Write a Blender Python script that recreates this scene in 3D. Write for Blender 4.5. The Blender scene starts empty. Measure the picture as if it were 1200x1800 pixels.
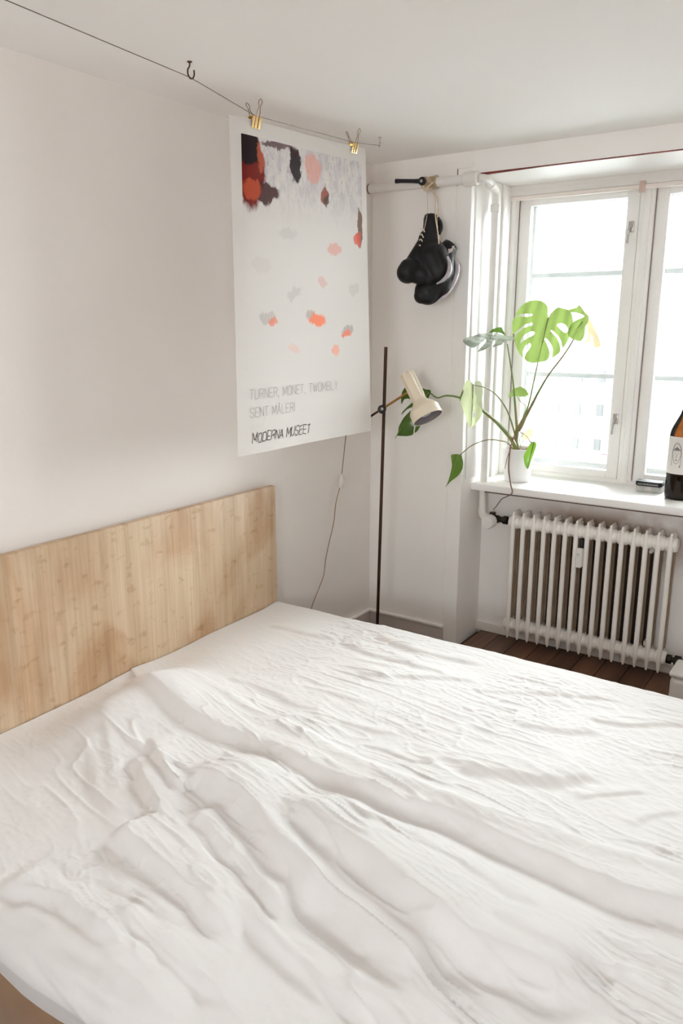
import bpy, bmesh, math, random
import numpy as np
from mathutils import Vector, Matrix, noise as mnoise

# ------------------------------------------------------------------ camera
YAW, PIT = -0.600692, -0.235465
FPX = 1357.24
CAM = Vector((2.009, 0.0, 1.4864))
FWD = Vector((math.sin(YAW)*math.cos(PIT), math.cos(YAW)*math.cos(PIT), math.sin(PIT)))
RGT = Vector((math.cos(YAW), -math.sin(YAW), 0))
UPV = RGT.cross(FWD)
scene = bpy.context.scene
col = scene.collection
cam_d = bpy.data.cameras.new('camera')
cam = bpy.data.objects.new('camera', cam_d); col.objects.link(cam)
cam.matrix_world = Matrix.Translation(CAM) @ Matrix((RGT, UPV, -FWD)).transposed().to_4x4()
cam_d.sensor_fit = 'VERTICAL'; cam_d.sensor_height = 36.0; cam_d.sensor_width = 24.0
cam_d.lens = FPX/1800*36.0
cam_d.clip_start = 0.02; cam_d.clip_end = 600
scene.camera = cam

# ------------------------------------------------------------------ light
SKY = 34.0
EXPOSURE = 0.0
w = bpy.data.worlds.new('overcast_sky'); scene.world = w; w.use_nodes = True
bgn = w.node_tree.nodes['Background']
bgn.inputs[0].default_value = (0.965, 0.988, 1.025, 1); bgn.inputs[1].default_value = SKY
vs = scene.view_settings
vs.view_transform = 'Standard'; vs.look = 'None'; vs.gamma = 1.0; vs.exposure = EXPOSURE
vs.use_curve_mapping = False
scene.cycles.use_denoising = True
scene.cycles.max_bounces = 24; scene.cycles.diffuse_bounces = 20; scene.cycles.transparent_max_bounces = 24
scene.cycles.sample_clamp_indirect = 6.0

# room: left wall x=0, window wall y=D, floor z=0
D, H = 3.184, 2.2
XR, YB = 2.65, -2.0
RX0, RX1 = 0.497, 1.70       # window niche
NZ = 2.11                    # underside of lintel
SILL_Z = 0.773
WIN_Y = 3.66
BW = (1.60, 2.45, 1.15, 1.95)  # unseen window added for fill light, in the wall behind the camera (x0,x1,z0,z1)

def portal(loc, rot, sx, sy):
    l = bpy.data.lights.new('window_portal', 'AREA'); l.shape = 'RECTANGLE'; l.size = sx; l.size_y = sy
    l.cycles.is_portal = True
    o = bpy.data.objects.new('window_portal', l); col.objects.link(o); o.location = loc; o.rotation_euler = rot
portal((1.1, 4.02, 1.43), (math.radians(-90), 0, 0), 1.3, 1.4)
portal(((BW[0]+BW[1])/2, YB-0.12, (BW[2]+BW[3])/2), (math.radians(90), 0, 0), BW[1]-BW[0], BW[3]-BW[2])

# ------------------------------------------------------------------ pixel helpers (1200x1800 frame)
def ray(x, y): return FWD + RGT*((x-600)/FPX) - UPV*((y-900)/FPX)
def PY(x, y, Y): r = ray(x, y); return CAM + r*((Y-CAM.y)/r.y)
def PX(x, y, X): r = ray(x, y); return CAM + r*((X-CAM.x)/r.x)
def PZ(x, y, Z): r = ray(x, y); return CAM + r*((Z-CAM.z)/r.z)
def PD(x, y, d): return CAM + ray(x, y)*d

# ------------------------------------------------------------------ materials
MATS = {}
def mat(name, color=(0.8,0.8,0.8), rough=0.6, metal=0.0, noise=None, bump=None, coat=0.0, sheen=0.0, spec=None):
    if name in MATS: return MATS[name]
    m = bpy.data.materials.new(name); m.use_nodes = True
    nt = m.node_tree; b = nt.nodes['Principled BSDF']
    b.inputs['Base Color'].default_value = (*color, 1); b.inputs['Roughness'].default_value = rough
    b.inputs['Metallic'].default_value = metal
    if coat: b.inputs['Coat Weight'].default_value = coat
    if sheen: b.inputs['Sheen Weight'].default_value = sheen
    if spec is not None: b.inputs['Specular IOR Level'].default_value = spec
    tc = None
    def coords(scale):
        nonlocal tc
        if tc is None: tc = nt.nodes.new('ShaderNodeTexCoord')
        mp = nt.nodes.new('ShaderNodeMapping'); mp.inputs['Scale'].default_value = scale
        nt.links.new(tc.outputs['Object'], mp.inputs[0]); return mp.outputs[0]
    if noise:   # (scale3, color2, lo, hi)
        sc, c2, lo, hi = noise
        n = nt.nodes.new('ShaderNodeTexNoise'); n.inputs['Scale'].default_value = 1; n.inputs['Detail'].default_value = 5
        nt.links.new(coords(sc), n.inputs['Vector'])
        r = nt.nodes.new('ShaderNodeValToRGB')
        r.color_ramp.elements[0].position = lo; r.color_ramp.elements[0].color = (*color, 1)
        r.color_ramp.elements[1].position = hi; r.color_ramp.elements[1].color = (*c2, 1)
        nt.links.new(n.outputs[0], r.inputs[0]); nt.links.new(r.outputs[0], b.inputs['Base Color'])
    if bump:    # (scale3, strength, distance)
        sc, st, di = bump
        n = nt.nodes.new('ShaderNodeTexNoise'); n.inputs['Scale'].default_value = 1; n.inputs['Detail'].default_value = 4
        nt.links.new(coords(sc), n.inputs['Vector'])
        bp = nt.nodes.new('ShaderNodeBump'); bp.inputs['Strength'].default_value = st; bp.inputs['Distance'].default_value = di
        nt.links.new(n.outputs[0], bp.inputs['Height']); nt.links.new(bp.outputs[0], b.inputs['Normal'])
    MATS[name] = m; return m

def leaf_mat(name, color, trans, tw=0.5, rough=0.35, vein=0.85):
    m = bpy.data.materials.new(name); m.use_nodes = True; nt = m.node_tree
    b = nt.nodes['Principled BSDF']; b.inputs['Roughness'].default_value = rough
    tc = nt.nodes.new('ShaderNodeTexCoord')
    n = nt.nodes.new('ShaderNodeTexNoise'); n.inputs['Scale'].default_value = 14; n.inputs['Detail'].default_value = 3
    nt.links.new(tc.outputs['Object'], n.inputs['Vector'])
    r = nt.nodes.new('ShaderNodeValToRGB')
    r.color_ramp.elements[0].position = .35; r.color_ramp.elements[0].color = (*[c*vein for c in color], 1)
    r.color_ramp.elements[1].position = .65; r.color_ramp.elements[1].color = (*color, 1)
    nt.links.new(n.outputs[0], r.inputs[0]); nt.links.new(r.outputs[0], b.inputs['Base Color'])
    t = nt.nodes.new('ShaderNodeBsdfTranslucent'); t.inputs[0].default_value = (*trans, 1)
    mx = nt.nodes.new('ShaderNodeMixShader'); mx.inputs[0].default_value = tw
    nt.links.new(b.outputs[0], mx.inputs[1]); nt.links.new(t.outputs[0], mx.inputs[2])
    nt.links.new(mx.outputs[0], nt.nodes['Material Output'].inputs['Surface'])
    MATS[name] = m; return m

def clear_glass(name, tint=(0.97,0.985,0.98), refl=0.06, rough=0.0):
    m = bpy.data.materials.new(name); m.use_nodes = True; nt = m.node_tree
    nt.nodes.remove(nt.nodes['Principled BSDF'])
    t = nt.nodes.new('ShaderNodeBsdfTransparent'); t.inputs[0].default_value = (*tint, 1)
    g = nt.nodes.new('ShaderNodeBsdfGlossy'); g.inputs['Roughness'].default_value = rough
    f = nt.nodes.new('ShaderNodeFresnel'); f.inputs[0].default_value = 1.45
    mx = nt.nodes.new('ShaderNodeMixShader')
    nt.links.new(f.outputs[0], mx.inputs[0]); nt.links.new(t.outputs[0], mx.inputs[1]); nt.links.new(g.outputs[0], mx.inputs[2])
    nt.links.new(mx.outputs[0], nt.nodes['Material Output'].inputs['Surface'])
    MATS[name] = m; return m

WALL = mat('wall_paint', (0.86,0.81,0.77), 0.75, noise=((2.2,2.2,2.2),(0.88,0.835,0.80),.35,.7), bump=((35,35,35),.12,.004))
CEIL = mat('ceiling_paint', (0.955,0.94,0.925), 0.8, noise=((1.5,1.5,1.5),(0.945,0.925,0.905),.4,.75), bump=((25,25,25),.1,.004))
TRIM = mat('white_gloss_paint', (0.93,0.905,0.88), 0.4, noise=((5,5,5),(0.945,0.925,0.905),.35,.65), bump=((18,18,18),.08,.003))
PANEL = mat('panel_paint', (0.93,0.90,0.87), 0.5, noise=((4,4,1),(0.945,0.92,0.895),.35,.65), bump=((12,12,3),.1,.004))
WINP = mat('window_paint', (0.945,0.93,0.91), 0.35, noise=((6,6,6),(0.92,0.90,0.88),.45,.75))
GLASS = clear_glass('window_glass')
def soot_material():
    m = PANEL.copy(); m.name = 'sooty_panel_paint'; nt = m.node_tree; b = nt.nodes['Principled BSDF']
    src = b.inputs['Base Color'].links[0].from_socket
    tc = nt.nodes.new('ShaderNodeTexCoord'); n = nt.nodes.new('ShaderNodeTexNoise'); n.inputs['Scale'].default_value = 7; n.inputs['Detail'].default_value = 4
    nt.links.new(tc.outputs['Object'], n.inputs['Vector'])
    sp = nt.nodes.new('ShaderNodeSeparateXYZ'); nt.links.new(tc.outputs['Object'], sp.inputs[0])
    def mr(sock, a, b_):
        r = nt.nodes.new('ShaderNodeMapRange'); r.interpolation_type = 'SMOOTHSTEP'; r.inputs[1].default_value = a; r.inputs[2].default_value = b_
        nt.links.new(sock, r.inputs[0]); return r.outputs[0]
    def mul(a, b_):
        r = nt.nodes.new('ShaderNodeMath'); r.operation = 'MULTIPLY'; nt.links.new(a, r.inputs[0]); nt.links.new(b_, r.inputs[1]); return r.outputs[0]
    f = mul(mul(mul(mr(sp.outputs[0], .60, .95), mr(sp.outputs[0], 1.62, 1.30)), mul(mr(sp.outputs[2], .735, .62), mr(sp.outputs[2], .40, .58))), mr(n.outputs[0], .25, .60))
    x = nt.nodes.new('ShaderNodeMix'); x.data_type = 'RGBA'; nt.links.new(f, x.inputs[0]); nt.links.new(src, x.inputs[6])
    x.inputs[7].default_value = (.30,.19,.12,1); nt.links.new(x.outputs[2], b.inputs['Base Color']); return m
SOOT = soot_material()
REDGAP = mat('rust_red_undercoat', (0.24,0.035,0.025), 0.8, noise=((30,30,30),(0.10,0.015,0.01),.3,.7))

# ------------------------------------------------------------------ mesh helpers
def obj(name, bm, material, parent=None, smooth=False, loc=None):
    me = bpy.data.meshes.new(name); bm.normal_update(); bm.to_mesh(me); bm.free()
    me.materials.append(material)
    if smooth: me.shade_smooth()
    o = bpy.data.objects.new(name, me); col.objects.link(o)
    if loc is not None: o.location = loc
    if parent is not None: o.parent = parent; o.matrix_parent_inverse = Matrix.Identity(4) if False else parent_inv(parent)
    return o
def parent_inv(p):
    m = Matrix.Translation(p.location) @ p.rotation_euler.to_matrix().to_4x4()
    if p.parent: m = Matrix.Translation(p.parent.location) @ p.parent.rotation_euler.to_matrix().to_4x4() @ p.matrix_parent_inverse @ m if False else m
    return m.inverted()
def thing(name, label, cat, loc, group=None):
    o = bpy.data.objects.new(name, None); col.objects.link(o); o.location = loc
    o.empty_display_size = .05; o['label'] = label; o['category'] = cat
    if group: o['group'] = group
    return o
def tag(o, label, cat, group=None):
    o['label'] = label; o['category'] = cat
    if group: o['group'] = group
    return o
def struct(o): o['kind'] = 'structure'; return o
def B(): return bmesh.new()
def box(bm, x0, x1, y0, y1, z0, z1, bev=0.0, seg=2):
    r = bmesh.ops.create_cube(bm, size=1.0)
    vs_ = r['verts']
    for v in vs_: v.co = Vector((x0+(v.co.x+.5)*(x1-x0), y0+(v.co.y+.5)*(y1-y0), z0+(v.co.z+.5)*(z1-z0)))
    if bev > 0:
        es = list({e for v in vs_ for e in v.link_edges})
        bmesh.ops.bevel(bm, geom=es, offset=bev, segments=seg, profile=.5, affect='EDGES')
    return bm
def catmull(pts, n=8):
    pts = [Vector(p) for p in pts]
    if len(pts) < 3:
        return [pts[0].lerp(pts[-1], i/n) for i in range(n+1)]
    P = [pts[0]*2-pts[1]] + pts + [pts[-1]*2-pts[-2]]
    out = []
    for i in range(1, len(P)-2):
        a, b, c, d = P[i-1:i+3]
        for k in range(n):
            t = k/n
            out.append(0.5*((2*b)+(c-a)*t+(2*a-5*b+4*c-d)*t*t+(3*b-a-3*c+d)*t**3))
    out.append(pts[-1]); return out
def tube(bm, path, r, seg=10, cap=True):
    path = [Vector(p) for p in path]; n = len(path)
    rs = r if isinstance(r, (list, tuple)) else [r]*n
    if len(rs) != n:
        m = len(rs)-1; rs = [rs[min(m, int(i/(n-1)*m))]*(1-(i/(n-1)*m-min(m, int(i/(n-1)*m))))+rs[min(m, int(i/(n-1)*m)+1)]*(i/(n-1)*m-min(m, int(i/(n-1)*m))) for i in range(n)]
    t0 = (path[1]-path[0]).normalized()
    ref = Vector((0,0,1)) if abs(t0.z) < .9 else Vector((1,0,0))
    u = t0.cross(ref).normalized(); rings = []
    for i, p in enumerate(path):
        a = path[max(i-1,0)]; b = path[min(i+1,n-1)]; t = (b-a).normalized()
        u = (u-t*u.dot(t)).normalized(); v = t.cross(u)
        rings.append([bm.verts.new(p+(u*math.cos(2*math.pi*k/seg)+v*math.sin(2*math.pi*k/seg))*rs[i]) for k in range(seg)])
    for i in range(n-1):
        for k in range(seg):
            bm.faces.new((rings[i][k], rings[i][(k+1)%seg], rings[i+1][(k+1)%seg], rings[i+1][k]))
    if cap:
        bm.faces.new(rings[0][::-1]); bm.faces.new(rings[-1])
    return bm
def lathe(bm, profile, origin, axis=(0,0,1), seg=32, lobes=None, cap0=True, cap1=True):
    """profile: [(r, h)], along axis from origin; lobes(theta, h)->radius factor"""
    ax = Vector(axis).normalized(); o = Vector(origin)
    ref = Vector((0,0,1)) if abs(ax.z) < .9 else Vector((1,0,0))
    u = ax.cross(ref).normalized(); v = ax.cross(u); rings = []
    for r, h in profile:
        ring = []
        for k in range(seg):
            th = 2*math.pi*k/seg; f = lobes(th, h) if lobes else 1
            ring.append(bm.verts.new(o+ax*h+(u*math.cos(th)+v*math.sin(th))*r*f))
        rings.append(ring)
    for i in range(len(rings)-1):
        for k in range(seg):
            bm.faces.new((rings[i][k], rings[i][(k+1)%seg], rings[i+1][(k+1)%seg], rings[i+1][k]))
    if cap0: bm.faces.new(rings[0][::-1])
    if cap1: bm.faces.new(rings[-1])
    bmesh.ops.recalc_face_normals(bm, faces=bm.faces[:])
    return bm
def prism(bm, pts, off):
    """polygon extruded by off vector"""
    off = Vector(off)
    a = [bm.verts.new(Vector(p)) for p in pts]; b = [bm.verts.new(Vector(p)+off) for p in pts]
    n = len(a)
    bm.faces.new(a[::-1]); bm.faces.new(b)
    for i in range(n): bm.faces.new((a[i], a[(i+1)%n], b[(i+1)%n], b[i]))
    bmesh.ops.recalc_face_normals(bm, faces=bm.faces[:]); return bm
def smooth_by_angle(o, deg=35):
    me = o.data; me.shade_smooth(); me.set_sharp_from_angle(angle=math.radians(deg)); return o
def S(name, bm, m, parent=None, deg=35): return smooth_by_angle(obj(name, bm, m, parent), deg)
random.seed(7)

# ================================================================== ROOM SHELL
T = 0.12
WD = mat('floor_wood', (0.085,0.036,0.018), 0.45, noise=((14,1.2,6),(0.17,0.08,0.042),.3,.7), bump=((60,3,20),.2,.003))
WD2 = mat('floor_wood_dark', (0.06,0.026,0.014), 0.45, noise=((14,1.2,6),(0.125,0.058,0.031),.3,.7), bump=((60,3,20),.2,.003))
fl = obj('floor', box(B(), -T, XR+T, YB-T, 3.46, -0.09, -0.022), mat('subfloor', (0.04,0.03,0.025), .9)); struct(fl)
pw = 0.105; xx = 0.0; k = 0
plank_me = {}
while xx < XR-0.02:
    pb = obj('plank', box(B(), xx+.001, min(xx+pw-.0015, XR), YB, 3.46 if RX0-.02 < xx < RX1 else D, -0.022, 0.0, .0018, 1), (WD, WD2)[(k*7) % 3 == 0], fl)
    xx += pw; k += 1
struct(obj('ceiling', box(B(), -T, XR+T, YB-T, D+.62, H, H+.1), CEIL))
struct(obj('wall_left', box(B(), -T, 0, YB-T, D+.3, 0-.09, H), WALL))
# window wall with niche: left pier, lintel, right pier, niche back below the sill
wl = struct(obj('wall_window', box(B(), -T, RX0, D, 3.80, -.09, H), PANEL))
obj('lintel', box(B(), RX0, RX1, D, 3.80, NZ, H), TRIM, wl)
obj('pier', box(B(), RX1, XR+T, D, 3.80, -.09, H), PANEL, wl)
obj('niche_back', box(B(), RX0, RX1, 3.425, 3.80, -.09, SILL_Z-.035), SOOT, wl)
WHT = mat('white_wall_paint', (.945,.93,.91), .8, noise=((2,2,2),(.935,.915,.895),.35,.65))
bw = struct(obj('wall_back', box(B(), -T, BW[0], YB-.1, YB, -.09, H), WHT))
obj('pier', box(B(), BW[1], XR+T, YB-.1, YB, -.09, H), WHT, bw)
obj('lintel', box(B(), BW[0], BW[1], YB-.1, YB, BW[3], H), WHT, bw)
obj('parapet', box(B(), BW[0], BW[1], YB-.1, YB, -.09, BW[2]), WHT, bw)
struct(obj('wall_right', box(B(), XR, XR+.2, YB, D, -.09, H), WHT))
# trims: corner post beside the niche with its groove, block above it, ceiling bead
tr = struct(obj('trim_1', box(B(), .430, RX0, D-.007, D, .0, 2.135, .002), TRIM))
obj('post_block', box(B(), .426, RX0+.004, D-.009, D, 2.135, H-.001, .002), TRIM, tr)
obj('groove_stain', box(B(), .4245, .4295, D-.0025, D-.0005, 2.07, 2.165), mat('brown_gap', (.22,.13,.09), .9), tr)
struct(obj('trim_2', box(B(), .006, .424, D-.003, D, .085, 2.165, .0015), PANEL))
struct(obj('trim_3', prism(B(), [(RX0+.035,D-.001,NZ-.0075),(RX0+.035,D-.001,NZ+.001),(RX1,D-.001,NZ+.001),(RX1,D-.001,NZ-.0012),(.80,D-.001,NZ-.002)], (0,.014,0)), REDGAP))
bb = struct(obj('baseboard_window', box(B(), .012, .43, D-.014, D, 0, .066, .002), mat('baseboard_paint', (.60,.53,.50), .5)))
obj('cap_bead', box(B(), .012, .43, D-.020, D, .066, .080, .004), TRIM, bb)
bl = struct(obj('baseboard_left', box(B(), 0, .012, YB, D-.001, 0, .066, .002), MATS['baseboard_paint']))
obj('cap_bead', box(B(), 0, .018, YB, D-.001, .066, .080, .004), TRIM, bl)
nb = struct(obj('baseboard_niche', box(B(), RX0, RX1, 3.405, 3.425, 0, .045, .002), TRIM))

# ------------------------------------------------------------------ main window
win = struct(bpy.data.objects.new('window_1', None)); col.objects.link(win); win.location = (1.1, WIN_Y, SILL_Z)
GAPM = mat('sash_gap', (.30,.22,.19), .9)
def frame_box(name, x0, x1, y0, y1, z0, z1, parent=win, m=WINP, bev=.003):
    return S(name, box(B(), x0, x1, y0, y1, z0, z1, bev), m, parent)
# fixed frame
frame_box('frame_jamb', RX0, .520, 3.60, 3.80, SILL_Z, NZ)
frame_box('frame_jamb', 1.678, RX1, 3.60, 3.80, SILL_Z, NZ)
frame_box('frame_head', .520, 1.678, 3.645, 3.80, 2.085, NZ)
frame_box('frame_sill', .520, 1.678, 3.665, 3.80, SILL_Z-.03, .792)
frame_box('mullion', 1.066, 1.132, 3.648, 3.80, .792, 2.085, bev=.006)
frame_box('mullion_bead', 1.084, 1.114, 3.636, 3.650, .782, 2.085, bev=.006)
# stepped panelling of the reveal beside the frame
for i, (ya, yb, t) in enumerate(((3.215,3.345,.006), (3.40,3.47,.010), (3.478,3.52,.019), (3.535,3.575,.012))):
    frame_box('reveal_board', RX0, RX0+t, ya, yb, SILL_Z if i else .80, NZ-.002, m=WINP, bev=.003)
def casement(x0, x1, parent):
    z0, z1 = .794, 2.083
    c = bpy.data.objects.new('casement', None); col.objects.link(c); c.parent = parent
    c.location = Vector(((x0+x1)/2, 3.67, z0)) - Vector(parent.location)
    def part(n, a, b, c_, d, e, f, m=WINP, bev=.004):
        o = S(n, box(B(), a, b, c_, d, e, f, bev), m); o.parent = c
        o.matrix_parent_inverse = Matrix.Translation(-Vector(((x0+x1)/2, 3.67, z0)))
        return o
    sw = .052; y0, y1 = 3.652, 3.692
    part('stile', x0, x0+sw, y0, y1, z0, z1); part('stile', x1-sw, x1, y0, y1, z0, z1)
    part('rail', x0+sw, x1-sw, y0, y1, z0, z0+.035); part('rail', x0+sw, x1-sw, y0, y1, z1-.05, z1)
    part('pane', x0+sw-.004, x1-sw+.004, 3.672, 3.675, z0+.03, z1-.045, GLASS, 0)
    part('gap_line', x0-.0030, x0+.0002, 3.6475, 3.6515, z0, z1, GAPM, 0)
    return c
ca = casement(.522, 1.064, win); cb = casement(1.134, 1.676, win)
def outer_sash(x0, x1):
    sw = .036; y0, y1 = 3.765, 3.795; z0, z1 = .80, 2.083
    OSP = mat('outer_sash_grey_paint', (.55,.55,.54), .6, noise=((6,6,6),(.50,.50,.49),.4,.6))
    for a, b, e, f in ((x0,x0+sw,z0,z1),(x1-sw,x1,z0,z1),(x0+sw,x1-sw,z0,z0+.04),(x0+sw,x1-sw,z1-.04,z1)):
        frame_box('outer_sash_bar', a, b, y0, y1, e, f, m=OSP)
    for z in (1.258, 1.727): frame_box('glazing_bar', x0+sw, x1-sw, y0, y1, z-.011, z+.011, m=OSP, bev=.004)
    for e, f in ((z0+.03,1.25),(1.266,1.719),(1.735,z1-.03)):
        S('outer_pane', box(B(), x0+sw-.004, x1-sw+.004, 3.779, 3.782, e, f), GLASS, win)
outer_sash(.522, 1.064); outer_sash(1.134, 1.676)
# hasps on the casement stile
CHR = mat('old_nickel', (.50,.47,.44), .35, .8)
for z in (1.905, 1.068):
    b_ = B(); box(b_, 1.026, 1.050, 3.646, 3.652, z-.018, z+.028, .002)
    lathe(b_, [(.006,0),(.009,.004),(.009,.012),(.005,.016)], (1.038, 3.646, z+.006), (0,-1,0), 14)
    tube(b_, catmull([(1.038,3.634,z+.006),(1.034,3.626,z-.015),(1.030,3.630,z-.045),(1.028,3.636,z-.062)], 6), [.0055,.006,.005,.0065], 8)
    S('window_catch', b_, CHR, win)
# sill board
sl = struct(S('trim_4', box(B(), RX0, RX1, 3.28, 3.70, SILL_Z-.033, SILL_Z, .006, 3), WINP)); sl.name = 'trim_4'
S('sill_shadow_strip', box(B(), RX0+.055, RX1, 3.318, 3.424, SILL_Z-.046, SILL_Z-.033, .001), mat('sill_shadow_brown', (.20,.125,.10), .8), sl)  # dark strip standing in for the shadow under the sill lip

# second window, unseen, added behind the camera for fill light
def plain_window(name, horiz, a0, a1, z0, z1, y):
    wobj = struct(bpy.data.objects.new(name, None)); col.objects.link(wobj)
    def bx(n, a, b, c, d, m):
        if horiz: bm = box(B(), a, b, y, y+.05, c, d)
        else: bm = box(B(), y, y+.05, a, b, c, d)
        o = obj(n, bm, m); o.parent = wobj
    mid = (a0+a1)/2
    for a, b, c, d in ((a0,a0+.06,z0,z1),(a1-.06,a1,z0,z1),(a0+.06,a1-.06,z0,z0+.06),(a0+.06,a1-.06,z1-.06,z1),(mid-.03,mid+.03,z0+.06,z1-.06)):
        bx('frame', a, b, c, d, WINP)
    for a, b in ((a0+.06,mid-.03),(mid+.03,a1-.06)):
        if horiz: bm = box(B(), a, b, y+.022, y+.026, z0+.06, z1-.06)
        else: bm = box(B(), y+.022, y+.026, a, b, z0+.06, z1-.06)
        o = obj('pane', bm, GLASS); o.parent = wobj
plain_window('added_fill_window', True, BW[0], BW[1], BW[2], BW[3], YB-.08)

# ------------------------------------------------------------------ roller blind at window head
rb = thing('roller_blind', 'rolled-up white roller blind under the window lintel', 'blind', (1.1, 3.60, 2.06))
BLM = mat('blind_fabric', (.74,.71,.685), .7, noise=((3,3,40),(.78,.75,.72),.4,.6))
S('blind_roll', tube(B(), [(.505,3.585,2.092),(1.695,3.585,2.092)], .0165, 20), BLM, rb)
S('valance', box(B(), .502, 1.698, 3.560, 3.567, 2.066, 2.110, .002), BLM, rb)
S('bottom_bar', box(B(), .512, 1.692, 3.552, 3.572, 2.046, 2.064, .005), mat('blind_bar', (.80,.72,.67), .5), rb)
S('bracket', box(B(), 1.083, 1.107, 3.548, 3.5595, 2.033, 2.078, .002), mat('bracket_tan', (.55,.40,.34), .45), rb)

# ================================================================== BED
BY0, BY1 = 0.69, 2.375
bed = thing('bed', 'low double bed with pale streaked wooden headboard against the left wall', 'bed', (1.05, 1.48, 0))
def headboard_material():
    m = bpy.data.materials.new('headboard_wood'); m.use_nodes = True; nt = m.node_tree; L = nt.links
    b = nt.nodes['Principled BSDF']; b.inputs['Roughness'].default_value = .55
    tc = nt.nodes.new('ShaderNodeTexCoord')
    def nz(sc, det=4, dist=0.0):
        mp = nt.nodes.new('ShaderNodeMapping'); mp.inputs['Scale'].default_value = sc; L.new(tc.outputs['Object'], mp.inputs[0])
        n = nt.nodes.new('ShaderNodeTexNoise'); n.inputs['Scale'].default_value = 1; n.inputs['Detail'].default_value = det
        n.inputs['Distortion'].default_value = dist
        L.new(mp.outputs[0], n.inputs['Vector']); return n.outputs[0]
    def ramp(s, p0, c0, p1, c1):
        r = nt.nodes.new('ShaderNodeValToRGB'); r.color_ramp.elements[0].position = p0; r.color_ramp.elements[0].color = (*c0,1)
        r.color_ramp.elements[1].position = p1; r.color_ramp.elements[1].color = (*c1,1); L.new(s, r.inputs[0]); return r.outputs[0]
    def mix(fac, a, c, t='MULTIPLY'):
        x = nt.nodes.new('ShaderNodeMix'); x.data_type = 'RGBA'; x.blend_type = t
        if isinstance(fac, float): x.inputs[0].default_value = fac
        else: L.new(fac, x.inputs[0])
        L.new(a, x.inputs[6]); L.new(c, x.inputs[7]); return x.outputs[2]
    base = ramp(nz((1,26,0.9), 3), .32, (.62,.46,.31), .68, (.76,.60,.43))
    streak = ramp(nz((1,9,1.1), 3, .4), .38, (.76,.70,.62), .62, (1,1,1))
    c = mix(.75, base, streak)
    fine = ramp(nz((1,110,3), 3), .35, (.84,.80,.74), .6, (1,1,1))
    c = mix(.6, c, fine)
    knots = ramp(nz((1,22,34), 5, .3), .58, (1,1,1), .70, (.70,.60,.48))
    c = mix(.6, c, knots)
    stain = ramp(nz((1,3.4,2.2), 5, 1.0), .45, (1,1,1), .62, (.76,.60,.47))
    c = mix(.7, c, stain)
    L.new(c, b.inputs['Base Color'])
    bp = nt.nodes.new('ShaderNodeBump'); bp.inputs['Strength'].default_value = .15; bp.inputs['Distance'].default_value = .002
    L.new(nz((1,110,2)), bp.inputs['Height']); L.new(bp.outputs[0], b.inputs['Normal'])
    return m
HBM = headboard_material()
hb = S('headboard', box(B(), .022, .050, .52, 2.385, .06, .860, .004), HBM, bed)
FAB = mat('tan_upholstery', (.42,.25,.13), .9, noise=((9,9,9),(.35,.20,.105),.35,.7), bump=((420,420,420),.5,.002), sheen=.3)
S('bed_base', box(B(), .055, 2.06, BY0+.015, BY1-.015, .012, .225, .015), FAB, bed)
S('mattress', box(B(), .055, 2.06, BY0, BY1, .226, .315, .03, 4), mat('mattress_ticking', (.42,.25,.13), .9, noise=((9,9,9),(.35,.20,.105),.35,.7), bump=((420,420,420),.5,.002)), bed)
for px_ in (.14, 1.97):
    for py_ in (BY0+.1, BY1-.1):
        S('leg', tube(B(), [(px_,py_,0),(px_,py_,.013)], [.028,.032], 16), mat('leg_wood', (.20,.12,.07), .5), bed)

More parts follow.
